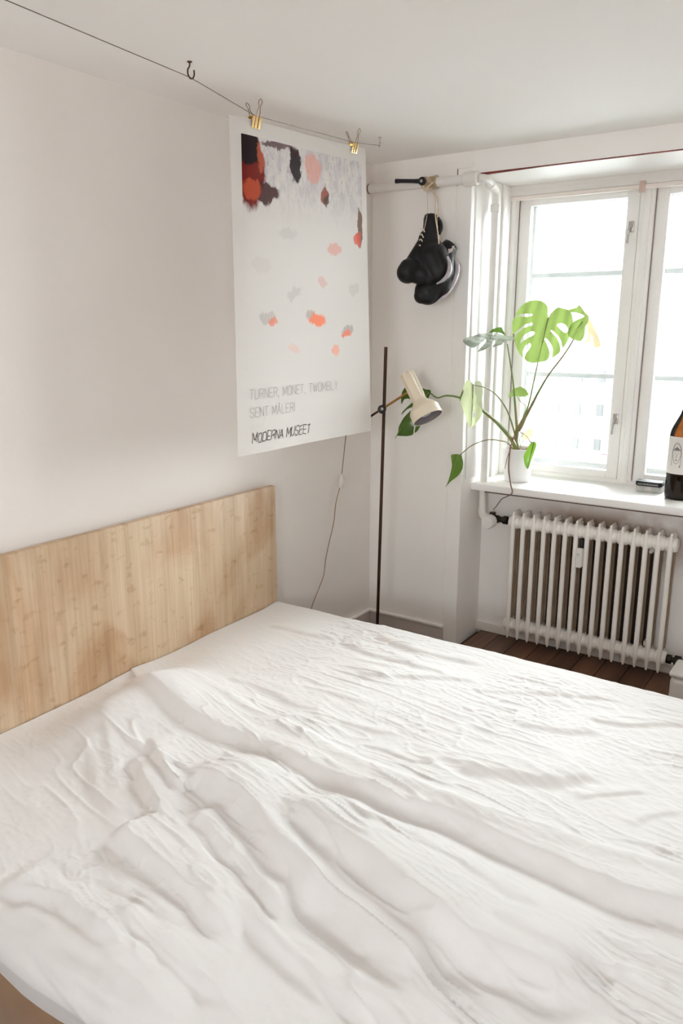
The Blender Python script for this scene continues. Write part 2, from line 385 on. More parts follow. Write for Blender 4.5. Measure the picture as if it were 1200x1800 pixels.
# ------------------------------------------------------------------ duvet
ZT = 0.374
def wpt(x, y): p = PZ(x, y, ZT+.03); return (p.x, p.y)
CREASES = [  # pixel polyline, amplitude (m), half width (m), skew (>0: steep on the near side)
 ([(238,1176),(252,1203),(290,1230),(340,1256),(400,1277),(480,1300),(560,1338),(640,1373),(700,1398),(800,1424),(880,1462),(960,1493),(1040,1531),(1120,1562),(1200,1584),(1320,1628),(1420,1660)], .030, .050, .8),
 ([(272,1166),(330,1190),(430,1232),(520,1275),(600,1312),(700,1360),(800,1405),(900,1440),(1000,1470),(1100,1500),(1200,1530),(1320,1570),(1420,1600)], .013, .028, -.5),
 ([(330,1320),(380,1372),(433,1400),(500,1480),(550,1527),(600,1570),(650,1610),(710,1665),(780,1710)], .046, .062, .8),
 ([(500,1385),(545,1430),(583,1458),(650,1508),(700,1550),(767,1603),(820,1642),(900,1672),(980,1705),(1080,1740)], .046, .060, .8),
 ([(236,1320),(250,1352),(268,1385),(290,1425)], .022, .026, .8),
 ([(262,1290),(280,1325),(303,1362),(325,1385)], .018, .024, .8),
 ([(335,1415),(362,1438),(390,1468),(425,1493),(455,1530),(480,1560),(520,1600)], .027, .034, .8),
 ([(203,1440),(225,1460),(258,1484),(290,1512),(328,1544),(370,1580),(420,1625)], .028, .036, .8),
 ([(0,1518),(37,1540),(83,1555),(112,1566),(152,1598),(180,1622),(230,1650)], .024, .030, .8),
 ([(0,1570),(50,1595),(100,1620),(145,1640),(190,1668),(238,1712),(290,1750)], .022, .028, .8),
 ([(20,1600),(73,1640),(110,1672),(160,1700),(213,1733),(267,1750),(333,1773)], .018, .026, .8),
 ([(200,1583),(250,1616),(300,1652),(350,1696),(420,1740)], .012, .024, .6),
 ([(420,1545),(470,1610),(520,1660),(580,1710),(640,1745),(720,1790)], .016, .030, .7),
 ([(150,1290),(160,1320),(180,1380),(210,1420)], .006, .030, .5),
 ([(180,1240),(192,1290),(200,1340),(215,1380)], .005, .020, .5),
 ([(470,1084),(510,1097),(550,1106),(600,1112)], .006, .018, .7),
 ([(660,1098),(700,1122),(760,1140),(860,1158)], .008, .024, .7),
 ([(595,1110),(650,1136),(720,1155),(800,1180)], .007, .024, .7),
 ([(615,1168),(683,1177),(770,1180),(850,1188)], .006, .022, .7),
 ([(396,1183),(440,1190),(520,1222),(580,1238)], .006, .026, .7),
 ([(560,1236),(640,1262),(700,1272)], .003, .012, .5),
 ([(820,1202),(900,1206),(1000,1210),(1080,1216)], .004, .018, .7),
 ([(1020,1246),(1090,1258),(1170,1258),(1230,1262)], .005, .018, .7),
 ([(900,1254),(980,1266),(1060,1270)], .006, .028, .7),
 ([(780,1326),(870,1336),(950,1350),(1010,1346),(1040,1340)], .012, .036, .7),
 ([(1010,1380),(1070,1376),(1140,1372)], .004, .012, .7),
 ([(1110,1432),(1140,1418),(1200,1410)], .005, .016, .7),
 ([(640,1288),(683,1300),(730,1318),(785,1312)], .005, .014, .7),
 ([(850,1420),(930,1445),(1010,1465)], .004, .012, .6),
 ([(690,1440),(760,1475),(830,1515),(900,1560),(960,1590)], .006, .022, .6),
 ([(560,1400),(640,1430),(720,1455)], .005, .020, .6),
 ([(860,1590),(920,1640),(1000,1668),(1100,1690)], .006, .022, .6),
 ([(600,1690),(660,1720),(720,1745),(770,1785)], .008, .020, .7),
 ([(100,1480),(130,1510),(190,1530),(260,1575),(330,1600)], .006, .020, .6),
 ([(1090,1110+345),(1160,1480),(1210,1490)], .003, .012, .6),
]
def build_duvet():
    X0, X1 = 0.053, 2.13
    nx, ns = 560, 560
    Yc0, Yc1 = BY0-.045, BY1+.040          # crown edges of the cloth
    R = .055; hang0, hang1 = .062, .16
    Lt = (Yc1-R)-(Yc0+R); arc = R*math.pi/2
    s = np.linspace(-(arc+hang0), Lt+arc+hang1, ns)
    yb = np.zeros(ns); zb = np.zeros(ns); ny_ = np.zeros(ns); nz_ = np.zeros(ns)
    for i, v in enumerate(s):
        if v < 0:
            a = -v
            if a < arc: th = a/R; yb[i] = Yc0+R-R*math.sin(th); zb[i] = R*math.cos(th)-R; ny_[i] = -math.sin(th); nz_[i] = math.cos(th)
            else: d = a-arc; yb[i] = Yc0+.25*d; zb[i] = -R-d*.97; ny_[i] = -1; nz_[i] = 0
        elif v <= Lt: yb[i] = Yc0+R+v; nz_[i] = 1
        else:
            a = v-Lt
            if a < arc: th = a/R; yb[i] = Yc1-R+R*math.sin(th); zb[i] = R*math.cos(th)-R; ny_[i] = math.sin(th); nz_[i] = math.cos(th)
            else: d = a-arc; yb[i] = Yc1-.1*d; zb[i] = -R-d; ny_[i] = 1; nz_[i] = 0
    xs = np.linspace(X0, X1, nx)
    X, Sg = np.meshgrid(xs, s, indexing='ij')
    Y = np.broadcast_to(yb, X.shape).copy(); Z0 = np.broadcast_to(zb, X.shape).copy()
    NY = np.broadcast_to(ny_, X.shape); NZv = np.broadcast_to(nz_, X.shape)
    YS = np.broadcast_to(Yc0+R+s, X.shape)     # unrolled y
    rng = np.random.default_rng(4)
    def vnoise(u, v, seed):
        r = np.random.default_rng(seed).random((256, 256))
        iu = np.floor(u).astype(int); iv = np.floor(v).astype(int); fu = u-iu; fv = v-iv
        fu = fu*fu*fu*(fu*(fu*6-15)+10); fv = fv*fv*fv*(fv*(fv*6-15)+10)
        g = lambda a, b: r[a % 256, b % 256]
        return (g(iu,iv)*(1-fu)+g(iu+1,iv)*fu)*(1-fv)+(g(iu,iv+1)*(1-fu)+g(iu+1,iv+1)*fu)*fv-.5
    # broad shape
    h = np.zeros_like(X)
    sm = lambda e0, e1, t: np.clip((t-e0)/(e1-e0), 0, 1)**2*(3-2*np.clip((t-e0)/(e1-e0), 0, 1))
    ramp_in = sm(.05, .34, X)
    h += .026*(ramp_in-1)                                 # rises from the headboard
    h += .070*ramp_in*np.exp(-((X-.29)/.21)**2)*sm(.98,1.34,YS)*(1-sm(1.45,1.78,YS))   # pillow under the cover
    h += .012*sm(.4,1.7,X)*sm(1.6,2.3,YS)
    h += .012*np.exp(-((X-.30)/.22)**2)*sm(1.66,1.85,YS)*(1-sm(2.1,2.35,YS))
    h += .020*vnoise(X*2.6+3, YS*2.6+1, 11) + .012*vnoise(X*5+3, YS*5+1, 12)
    # traced folds
    for pts, amp, wd, skew in CREASES:
        wp = [Vector((*wpt(*p), 0)) for p in pts]
        cp = catmull(wp, 5)
        best = np.full(X.shape, 1e9); sd = np.zeros_like(X); tt = np.zeros_like(X)
        tot = len(cp)-1
        for i in range(tot):
            a, b = cp[i], cp[i+1]; dx, dy = b.x-a.x, b.y-a.y; l2 = dx*dx+dy*dy+1e-12
            t = np.clip(((X-a.x)*dx+(YS-a.y)*dy)/l2, 0, 1)
            ex = X-(a.x+t*dx); ey = YS-(a.y+t*dy); d = np.sqrt(ex*ex+ey*ey)
            m = d < best
            best = np.where(m, d, best); tt = np.where(m, (i+t)/tot, tt)
            sgn = np.sign(dx*(YS-a.y)-dy*(X-a.x)); sd = np.where(m, sgn*d, sd)
        # positive sd = window (far) side
        q = sd + .004*(vnoise(X*22, YS*22, 31)*2)
        w_near = wd*(1-.55*skew) if skew > 0 else wd*(1-.2*skew)
        w_far = wd*(1+1.9*skew) if skew > 0 else wd*(1+.55*skew)
        g = np.where(q > 0, np.exp(-(q/w_far)**2), np.exp(-(q/w_near)**2))
        g -= .22*np.exp(-((q+w_near*1.7)/(w_near*.9))**2) if skew > 0 else 0   # little trough at the foot of the steep side
        ends = sm(0, .14, tt)*(1-sm(.86, 1.0, tt))
        if pts[0][0] > 230 and pts[0][1] < 1180 and pts[0][0] < 280: ends = (1-sm(.97, 1.0, tt))*(.35+.65*sm(0,.2,tt))
        h += amp*ends*g*(1+.3*vnoise(tt*6+2, np.zeros_like(tt)+amp*1000, 41))
    # fine wrinkles, running with the folds
    a = Vector((*wpt(433,1420),0)); b = Vector((*wpt(760,1680),0)); dr = (b-a).normalized()
    U = X*dr.x+YS*dr.y; V = -X*dr.y+YS*dr.x
    wob = .06*vnoise(U*3, V*3, 51)
    near = 1-sm(1.45, 1.75, YS)
    flat = sm(.28, .5, X)*.85+.15
    for fu, fv, am, sd_ in ((4, 24, .0085, 61), (8, 40, .0062, 62), (15, 70, .0030, 63), (28, 100, .0012, 64)):
        r1 = vnoise((U+wob)*fu, (V+wob)*fv, sd_)
        h += am*flat*(.35+.65*near)*np.clip(1-5*np.abs(r1),0,1)**2*sm(-.22,.38,vnoise(X*5+sd_, YS*5, sd_+100))
    # crossing crumples on the far half: along x
    for fu, fv, am, sd_ in ((4, 20, .0055, 71), (9, 42, .0040, 72), (18, 70, .0030, 73), (34, 60, .0020, 74)):
        r1 = vnoise((X+wob+.25*YS)*fu, (YS-wob)*fv, sd_)
        h += am*flat*(1-.7*near)*np.clip(1-5*np.abs(r1),0,1)**2*sm(-.22,.38,vnoise(X*4+sd_, YS*5, sd_+100))
    h += .0010*flat*vnoise(X*70, YS*70, 81)
    # edges: keep the hem calm
    edge = sm(-.05, .10, Sg)*(1-sm(Lt-.08, Lt+.05, Sg))
    hh = h*(.35+.65*edge)
    PYv = Y+NY*hh; PZv = ZT+Z0+np.where(NZv > .02, NZv*hh, 0)
    # soft scallops along the near hem
    hem = sm(0, 1, np.clip(-Sg/(arc+hang0), 0, 1))
    PYv -= hem*(.012*np.sin(X*9.0)+.02*vnoise(X*6, X*0, 91))
    PZv += hem*(.012*vnoise(X*3.0, X*0+5, 92)) - hem*.0
    verts = np.stack([X, PYv, PZv], -1).reshape(-1, 3)
    idx = np.arange(nx*ns).reshape(nx, ns)
    f = np.stack([idx[:-1,:-1], idx[1:,:-1], idx[1:,1:], idx[:-1,1:]], -1).reshape(-1, 4)
    me = bpy.data.meshes.new('duvet'); me.from_pydata(verts.tolist(), [], f.tolist()); me.update(); me.shade_smooth()
    return me
DUV = mat('white_cotton', (.85,.83,.82), .85, noise=((3,3,3),(.86,.845,.84),.35,.65), bump=((45,45,45),.12,.004), sheen=.15)
def add_wrinkle_bump(m):
    nt = m.node_tree; b = nt.nodes['Principled BSDF']
    tc = nt.nodes.new('ShaderNodeTexCoord')
    acc = b.inputs['Normal'].links[0].from_socket
    for ang, sc, st in ((-.55, (4,28,4), .7), (-.15, (6,36,6), .5), (.5, (9,26,9), .35)):
        mp = nt.nodes.new('ShaderNodeMapping'); mp.vector_type = 'TEXTURE'
        mp.inputs['Rotation'].default_value = (0,0,ang); mp.inputs['Scale'].default_value = tuple(1/q for q in sc)
        nt.links.new(tc.outputs['Object'], mp.inputs[0])
        n = nt.nodes.new('ShaderNodeTexNoise'); n.noise_type = 'RIDGED_MULTIFRACTAL'; n.inputs['Scale'].default_value = 1.0
        n.inputs['Detail'].default_value = 3; n.inputs['Roughness'].default_value = .45; n.inputs['Distortion'].default_value = .35
        nt.links.new(mp.outputs[0], n.inputs['Vector'])
        bp = nt.nodes.new('ShaderNodeBump'); bp.inputs['Strength'].default_value = st; bp.inputs['Distance'].default_value = .0022
        nt.links.new(n.outputs[0], bp.inputs['Height']); nt.links.new(acc, bp.inputs['Normal']); acc = bp.outputs[0]
    nt.links.new(acc, b.inputs['Normal'])
add_wrinkle_bump(DUV)
dv = bpy.data.objects.new('duvet', build_duvet()); col.objects.link(dv); dv.data.materials.append(DUV)
tag(dv, 'crumpled white cotton duvet spread over the whole bed', 'duvet')

# ================================================================== RADIATOR
RAD = mat('radiator_enamel', (.92,.88,.83), .38, noise=((9,9,9),(.94,.905,.86),.35,.65))
rad = thing('radiator', 'cream column radiator with many narrow sections below the window sill', 'radiator', (1.06, 3.345, 0))
NS, PITCH, RX = 15, .0492, .704
RZ0, RZ1, RY0, RY1 = .034, .652, 3.300, 3.402
def section_mesh():
    bm = B()
    # closed ring-like section: front column, back column, top and bottom headers
    def fin(y, r, zt, zb):
        path = [(0,y,zb),(0,y,zb+.02),(0,y,zb+.06),(0,y,zt-.05),(0,y,zt-.02),(0,y,zt)]
        tube(bm, path, [r*.35,r*.75,r,r,r*.8,r*.4], 12)
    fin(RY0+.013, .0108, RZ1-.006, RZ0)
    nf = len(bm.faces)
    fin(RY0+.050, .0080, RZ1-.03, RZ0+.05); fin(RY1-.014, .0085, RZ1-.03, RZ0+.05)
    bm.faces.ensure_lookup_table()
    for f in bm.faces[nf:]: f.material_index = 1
    # headers (hub to hub)
    for z in (RZ1-.050, RZ0+.062):
        lathe(bm, [(.026,-PITCH/2),(.031,-PITCH*.36),(.033,0),(.031,PITCH*.36),(.026,PITCH/2)], (0,(RY0+RY1)/2-.012,z), (1,0,0), 20)
    # web plate joining columns at top and bottom
    for z0, z1 in ((RZ1-.075, RZ1-.012), (RZ0+.028, RZ0+.088)):
        box(bm, -.008, .008, RY0+.008, RY1-.008, z0, z1, .004, 2)
    box(bm, -.0045, .0045, RY0+.012, RY1-.012, RZ1-.02, RZ1+.002, .003, 2)
    me = bpy.data.meshes.new('section'); bm.normal_update(); bm.to_mesh(me); bm.free(); me.materials.append(RAD); me.materials.append(mat('shaded_enamel', (.30,.215,.145), .7, noise=((9,9,9),(.38,.29,.205),.35,.65)))  # second slot: shade between the sections put into the inner columns' colour
    me.shade_smooth(); me.set_sharp_from_angle(angle=math.radians(50)); return me
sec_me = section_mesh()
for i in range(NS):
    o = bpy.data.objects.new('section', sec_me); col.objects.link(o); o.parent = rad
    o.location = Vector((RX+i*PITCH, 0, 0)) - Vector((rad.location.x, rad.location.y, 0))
BLK = mat('blackened_brass', (.022,.017,.013), .45, .6, noise=((40,40,40),(.06,.045,.03),.4,.7))
WPL = mat('white_plastic', (.84,.82,.79), .4)
XL, XRt = RX-PITCH/2, RX+(NS-1)*PITCH+PITCH/2
vz = RZ1-.050
b_ = B(); lathe(b_, [(.012,0),(.012,.012),(.020,.014),(.020,.034),(.014,.036),(.014,.055),(.019,.058),(.019,.085),(.012,.088),(.012,.115)], (XL,3.339,vz), (-1,0,0), 8)
tube(b_, [(XL-.075,3.339,vz),(XL-.075,3.31,vz)], .014, 12)
tube(b_, [(XL-.09,3.339,vz+.0),(XL-.09,3.339,vz+.030)], .015, 12)
S('valve_body', b_, BLK, rad)
b_ = B(); lathe(b_, [(.016,0),(.028,.002),(.032,.010),(.032,.040),(.029,.047),(.010,.048)], (XL-.082,3.315,vz-.003), (-.12,-1,-.05), 28)
th = S('thermostat_head', b_, WPL, rad)
prism_pts = [Vector((XL-.090,3.2665,vz-.012)), Vector((XL-.082,3.2665,vz-.012)), Vector((XL-.086,3.2665,vz+.002))]
b_ = B(); lathe(b_, [(.016,0),(.021,.004),(.021,.02),(.012,.022),(.012,.03),(.024,.034),(.024,.058),(.014,.06),(.014,.16)], (XRt,3.339,RZ0+.062), (1,0,0), 8)
S('return_union', b_, BLK, rad)
hm = S('heat_meter', box(B(), RX+6*PITCH+.012, RX+7*PITCH-.010, RY0-.016, RY0+.012, .448, .535, .005, 3), WPL, rad)
b_ = B()
for dx, dz, l in ((.006,.0,.010),(.007,.004,.012),(.006,-.006,.008)):
    box(b_, RX+6*PITCH+.018, RX+6*PITCH+.018+l, RY0-.0166, RY0-.0158, .508+dz, .5095+dz)
obj('meter_print', b_, mat('grey_print', (.30,.29,.30), .6), hm)
b_ = B(); box(b_, RX+6*PITCH+.018, RX+7*PITCH-.016, RY0+.012, RY0+.05, .525, .57, .003)
S('meter_bracket', b_, mat('dark_bracket', (.02,.018,.016), .6), rad)
b_ = B(); lathe(b_, [(.010,0),(.010,.014),(.006,.016),(.006,.026)], (RX+12.5*PITCH,RY0+.03,.565), (0,-1,0), 10)
box(b_, RX+12.3*PITCH, RX+12.7*PITCH, RY0+.03, RY0+.045, .558, .60)
S('vent_plug', b_, CHR, rad)
S('gap_shade_board', box(B(), RX-.035, RX+12.3*PITCH, 3.4135, 3.424, .10, .60, .002), mat('gap_shade_brown', (.035,.022,.015), .9, noise=((8,8,8),(.07,.045,.03),.35,.7)), rad)  # dark board added so the gaps between columns read as deep shade
for xq in (RX+2*PITCH+PITCH/2, RX+12*PITCH+PITCH/2):
    S('wall_bracket', box(B(), xq-.008, xq+.008, RY1-.03, 3.425, RZ0+.085, RZ0+.105), RAD, rad)

# ------------------------------------------------------------------ heating pipe with ball valve
PIPE = mat('pipe_paint', (.82,.79,.765), .4, noise=((12,12,12),(.85,.83,.80),.35,.65))
hp = thing('heating_pipe', 'white painted heating pipe along the top of the window wall, bending down to the radiator', 'pipe', (.3, 3.155, 2.0))
pY, pZ = 3.152, 2.092
S('pipe_run', tube(B(), [(.001,pY,pZ),(.50,pY,pZ-.006)], .0195, 20), PIPE, hp)
S('wall_collar', lathe(B(), [(.0215,0),(.0215,.003),(.0200,.0045)], (.001,pY,pZ), (1,0,0), 20), mat('rust_brown', (.16,.08,.05), .8), hp)
S('coupling', lathe(B(), [(.0205,0),(.028,.006),(.029,.03),(.028,.062),(.0205,.07)], (.47,pY,pZ-.006), (1,0,0), 20), PIPE, hp)
vx, vy = .533, 3.345
path = catmull([(.54,pY,pZ-.007),(.556,pY+.006,pZ-.008),(.562,pY+.03,pZ-.010),(.552,3.25,pZ-.018),(.540,3.315,pZ-.024),(vx+.002,3.338,pZ-.036),(vx,vy,pZ-.066),(vx,vy,1.8),(vx,vy,1.0),(vx,vy,.70)], 8)
S('drop_pipe', tube(B(), path, .0165, 16), PIPE, hp)
S('elbow_ring', lathe(B(), [(.0170,0),(.0225,.003),(.0225,.016),(.0170,.020)], (.552,3.235,pZ-.0165), (-.15,1,-.08), 20), PIPE, hp)
S('elbow_ring', lathe(B(), [(.0170,0),(.0215,.003),(.0215,.03),(.0170,.034)], (vx,vy,pZ-.085), (0,0,-1), 20), PIPE, hp)
path = catmull([(vx,vy,.705),(vx,vy,.66),(vx+.001,vy,vz+.022),(vx+.012,vy-.002,vz+.004),(vx+.034,vy-.004,vz),(XL-.112,3.339,vz)], 7)
S('bottom_elbow', tube(B(), path, [.0165,.0172,.0205,.021,.0205,.017], 16), PIPE, hp)
BRS = mat('aged_brass', (.47,.37,.24), .4, .7, noise=((50,50,50),(.62,.52,.38),.4,.6))
bv = S('ball_valve', lathe(B(), [(.021,-.034),(.027,-.032),(.027,-.018),(.022,-.014),(.0265,-.006),(.0265,.008),(.022,.014),(.028,.018),(.028,.034),(.021,.036)], (.312,pY,pZ-.003), (1,0,0), 8), BRS, hp)
bc = Vector((.312, pY, pZ-.003))
S('valve_stem', tube(B(), [bc+Vector((-.012,-.015,0)), bc+Vector((-.012,-.050,0))], [.014,.011], 14), BRS, bv)
b_ = B(); hx = bc.x-.012; hy = bc.y-.046
lathe(b_, [(.006,0),(.0165,.002),(.018,.008),(.0165,.014),(.006,.016)], (hx,hy+.004,bc.z), (0,-1,0), 20)
tube(b_, [(hx-.008,hy-.003,bc.z+.001),(hx-.04,hy-.005,bc.z+.004),(hx-.10,hy-.007,bc.z+.010),(hx-.128,hy-.007,bc.z+.012)], [.0105,.0085,.0085,.0100], 12)
lv = S('lever_handle', b_, mat('black_plastic', (.008,.008,.010), .4), bv)
S('screw', lathe(B(), [(.0065,0),(.0065,.002),(.003,.003)], (hx,hy-.0115,bc.z), (0,-1,0), 12), CHR, bv)

# white rounded box standing on the floor by the radiator valve
sb = thing('storage_box', 'white rounded box on the floor beside the radiator return valve', 'box', (1.60, 3.10, 0))
S('box_body', box(B(), 1.492, 1.70, 3.02, 3.17, .001, .155, .025, 4), WPL, sb)
S('box_lid', box(B(), 1.489, 1.703, 3.017, 3.173, .156, .178, .010, 3), WPL, sb)

# ================================================================== POSTER ON A WIRE
PXP = 0.315
poster_loc = Vector((PXP, 2.27, 1.07))
def poster_material():
    m = bpy.data.materials.new('poster_print'); m.use_nodes = True; nt = m.node_tree; L = nt.links
    b = nt.nodes['Principled BSDF']; b.inputs['Roughness'].default_value = .65; b.inputs['Specular IOR Level'].default_value = .12
    uv = nt.nodes.new('ShaderNodeUVMap'); uv.uv_map = 'UVMap'
    def N(t): return nt.nodes.new(t)
    def math_(op, a, b2=None, c=None):
        n = N('ShaderNodeMath'); n.operation = op
        for i, v in enumerate((a, b2, c)):
            if v is None: continue
            if isinstance(v, (int, float)): n.inputs[i].default_value = v
            else: L.new(v, n.inputs[i])
        return n.outputs[0]
    def sstep(v, lo, hi):
        n = N('ShaderNodeMapRange'); n.interpolation_type = 'SMOOTHSTEP'
        n.inputs['From Min'].default_value = lo; n.inputs['From Max'].default_value = hi; L.new(v, n.inputs[0]); return n.outputs[0]
    def nz(scale, det=4, rough=.6, seed=0.0):
        mp = N('ShaderNodeMapping'); mp.inputs['Scale'].default_value = (*scale, 1); mp.inputs['Location'].default_value = (seed, seed*.7, seed*.3)
        L.new(uv.outputs[0], mp.inputs[0])
        n = N('ShaderNodeTexNoise'); n.inputs['Scale'].default_value = 1; n.inputs['Detail'].default_value = det; n.inputs['Roughness'].default_value = rough
        L.new(mp.outputs[0], n.inputs['Vector']); return n.outputs[0]
    def mix(f, a, c):
        x = N('ShaderNodeMix'); x.data_type = 'RGBA'
        if isinstance(f, float): x.inputs[0].default_value = f
        else: L.new(f, x.inputs[0])
        for i, q in ((6, a), (7, c)):
            if isinstance(q, tuple): x.inputs[i].default_value = (*q, 1)
            else: L.new(q, x.inputs[i])
        return x.outputs[2]
    sp = N('ShaderNodeSeparateXYZ'); L.new(uv.outputs[0], sp.inputs[0]); u, v = sp.outputs[0], sp.outputs[1]
    wu = math_('ADD', u, math_('MULTIPLY', math_('SUBTRACT', nz((9,12), 5, .7, 3.1), .5), .10))
    wv = math_('ADD', v, math_('MULTIPLY', math_('SUBTRACT', nz((14,9), 5, .7, 8.3), .5), .08))
    art = math_('MULTIPLY', math_('MULTIPLY', math_('GREATER_THAN', u, .055), math_('LESS_THAN', u, .955)),
                math_('MULTIPLY', math_('GREATER_THAN', v, .27), math_('LESS_THAN', v, .955)))
    c = mix(0.0, (.72,.685,.655), (.72,.685,.655))
    # pale lilac-grey painterly wash in the upper part
    wash = math_('MULTIPLY', sstep(wv, .70, .86), sstep(nz((26,17), 6, .75, 1.7), .40, .62))
    c = mix(math_('MULTIPLY', wash, .75), c, (.52,.47,.51))
    speck = math_('MULTIPLY', sstep(wv, .74, .88), sstep(nz((60,36), 4, .7, 5.2), .60, .66))
    c = mix(math_('MULTIPLY', speck, .6), c, (.33,.24,.29))
    # loose dark-red and black patches near the upper corner and along the top
    def blob(cu, cv, ru, rv, soft=.25):
        du = math_('DIVIDE', math_('SUBTRACT', wu, cu), ru); dv_ = math_('DIVIDE', math_('SUBTRACT', wv, cv), rv)
        d = math_('ADD', math_('MULTIPLY', du, du), math_('MULTIPLY', dv_, dv_))
        return math_('SUBTRACT', 1.0, sstep(d, 1-soft, 1+soft))
    for (cu, cv, ru, rv, cl, st) in (
        (.10,.86,.085,.115,(.16,.012,.008),1.0), (.09,.92,.075,.05,(.018,.008,.010),1.0), (.19,.80,.09,.028,(.06,.014,.012),.95),
        (.11,.80,.06,.030,(.42,.065,.025),.9), (.16,.90,.020,.045,(.45,.10,.05),.8),
        (.40,.905,.035,.055,(.018,.008,.012),.95), (.30,.945,.12,.012,(.07,.012,.02),.8),
        (.53,.90,.060,.045,(.70,.36,.30),.8), (.62,.82,.035,.028,(.26,.05,.03),.9), (.64,.805,.02,.016,(.10,.07,.055),.9),
        (.93,.74,.028,.065,(.16,.07,.035),.9), (.91,.70,.028,.022,(.62,.10,.06),.9)):
        c = mix(math_('MULTIPLY', blob(cu, cv, ru, rv), st), c, cl)
    # scattered coral and grey dabs below
    for (cu, cv, ru, rv, cl, st) in (
        (.34,.69,.060,.020,(.62,.60,.57),.7), (.70,.655,.060,.018,(.74,.40,.34),.8), (.16,.585,.055,.022,(.66,.62,.58),.6),
        (.60,.55,.035,.014,(.70,.46,.42),.7), (.38,.505,.055,.018,(.60,.57,.54),.8), (.86,.53,.045,.020,(.62,.59,.56),.8),
        (.20,.43,.060,.020,(.55,.50,.47),.8), (.24,.415,.035,.014,(.80,.24,.15),.8), (.56,.42,.065,.020,(.86,.22,.11),.95),
        (.50,.435,.035,.012,(.50,.42,.38),.8), (.80,.385,.050,.016,(.46,.43,.41),.85), (.79,.370,.042,.012,(.86,.22,.13),.9),
        (.38,.325,.045,.012,(.80,.50,.44),.5), (.70,.315,.030,.018,(.88,.33,.22),.7)):
        c = mix(math_('MULTIPLY', blob(cu, cv, ru, rv, .4), st), c, cl)
    c = mix(art, (.72,.685,.655), c)
    L.new(c, b.inputs['Base Color'])
    t = N('ShaderNodeBsdfTranslucent'); L.new(c, t.inputs[0])
    mx = N('ShaderNodeMixShader'); mx.inputs[0].default_value = .18
    L.new(b.outputs[0], mx.inputs[1]); L.new(t.outputs[0], mx.inputs[2]); L.new(mx.outputs[0], nt.nodes['Material Output'].inputs['Surface'])
    return m
pTL, pTR, pBR, pBL = PX(408,200,PXP), PX(642,262,PXP), PX(650,757,PXP), PX(416,803,PXP)
def poster_pt(u, v, lift=0.0):
    p = (pBL*(1-u)+pBR*u)*(1-v)+(pTL*(1-u)+pTR*u)*v
    bow = .010*math.sin(math.pi*u)*(.4+.6*v) - .014*math.exp(-(u/.05)**2)*(v**2) + .006*math.sin(u*7+1)*(1-v)
    sag = -.006*math.sin(math.pi*u)*v
    return Vector((p.x+bow+lift, p.y, p.z+sag))
poster = thing('poster', 'large white art exhibition poster with dark red and coral paint marks, hanging from a wire', 'poster', poster_loc)
def build_sheet():
    nu, nv = 48, 60; bm = B(); uvl = bm.loops.layers.uv.new('UVMap')
    g = [[bm.verts.new(poster_pt(i/nu, j/nv)) for j in range(nv+1)] for i in range(nu+1)]
    for i in range(nu):
        for j in range(nv):
            f = bm.faces.new((g[i][j], g[i+1][j], g[i+1][j+1], g[i][j+1]))
            for l, (a, c) in zip(f.loops, ((i,j),(i+1,j),(i+1,j+1),(i,j+1))): l[uvl].uv = (a/nu, c/nv)
    return bm
S('sheet', build_sheet(), poster_material(), poster, 180)
# lettering as thin printed strokes
GL = {'T':[[(0,1),(1,1)],[(.5,1),(.5,0)]], 'U':[[(0,1),(0,.25),(.2,0),(.8,0),(1,.25),(1,1)]], 'R':[[(0,0),(0,1),(.75,1),(1,.85),(1,.65),(.75,.5),(0,.5)],[(.6,.5),(1,0)]],
 'N':[[(0,0),(0,1),(1,0),(1,1)]], 'E':[[(1,1),(0,1),(0,0),(1,0)],[(0,.5),(.8,.5)]], ',':[[(.3,.08),(.1,-.18)]], 'M':[[(0,0),(0,1),(.5,.2),(1,1),(1,0)]],
 'O':[[(.25,0),(0,.25),(0,.75),(.25,1),(.75,1),(1,.75),(1,.25),(.75,0),(.25,0)]], 'W':[[(0,1),(.25,0),(.5,.8),(.75,0),(1,1)]],
 'B':[[(0,0),(0,1),(.75,1),(.95,.85),(.95,.65),(.75,.52),(0,.52)],[(.75,.52),(1,.35),(1,.15),(.75,0),(0,0)]], 'L':[[(0,1),(0,0),(1,0)]],
 'Y':[[(0,1),(.5,.5),(1,1)],[(.5,.5),(.5,0)]], 'S':[[(1,.85),(.75,1),(.25,1),(0,.8),(.1,.58),(.9,.42),(1,.2),(.75,0),(.25,0),(0,.15)]],
 'Å':[[(0,0),(.5,.95),(1,0)],[(.2,.36),(.8,.36)],[(.42,1.05),(.36,1.13),(.5,1.2),(.64,1.13),(.58,1.05),(.42,1.05)]], 'A':[[(0,0),(.5,1),(1,0)],[(.2,.36),(.8,.36)]],
 'I':[[(0,0),(0,1)]], 'D':[[(0,0),(0,1),(.6,1),(1,.75),(1,.25),(.6,0),(0,0)]], ' ':[]}
def strokes_bm(lines, wdt, lift):
    """lines in (u,v) poster coordinates drawn as ribbons"""
    bm = B(); W_, H_ = (pTR-pTL).length, (pTL-pBL).length
    for ln in lines:
        for (a, c), (d, e) in zip(ln[:-1], ln[1:]):
            du, dv_ = (d-a)*W_, (e-c)*H_; l = math.hypot(du, dv_) or 1e-6
            nu, nv = -dv_/l*wdt/2/W_, du/l*wdt/2/H_
            eu, ev = du/l*wdt*.3/W_, dv_/l*wdt*.3/H_
            q = [poster_pt(a-eu+nu, c-ev+nv, lift), poster_pt(a-eu-nu, c-ev-nv, lift), poster_pt(d+eu-nu, e+ev-nv, lift), poster_pt(d+eu+nu, e+ev+nv, lift)]
            bm.faces.new([bm.verts.new(p) for p in q])
    return bm
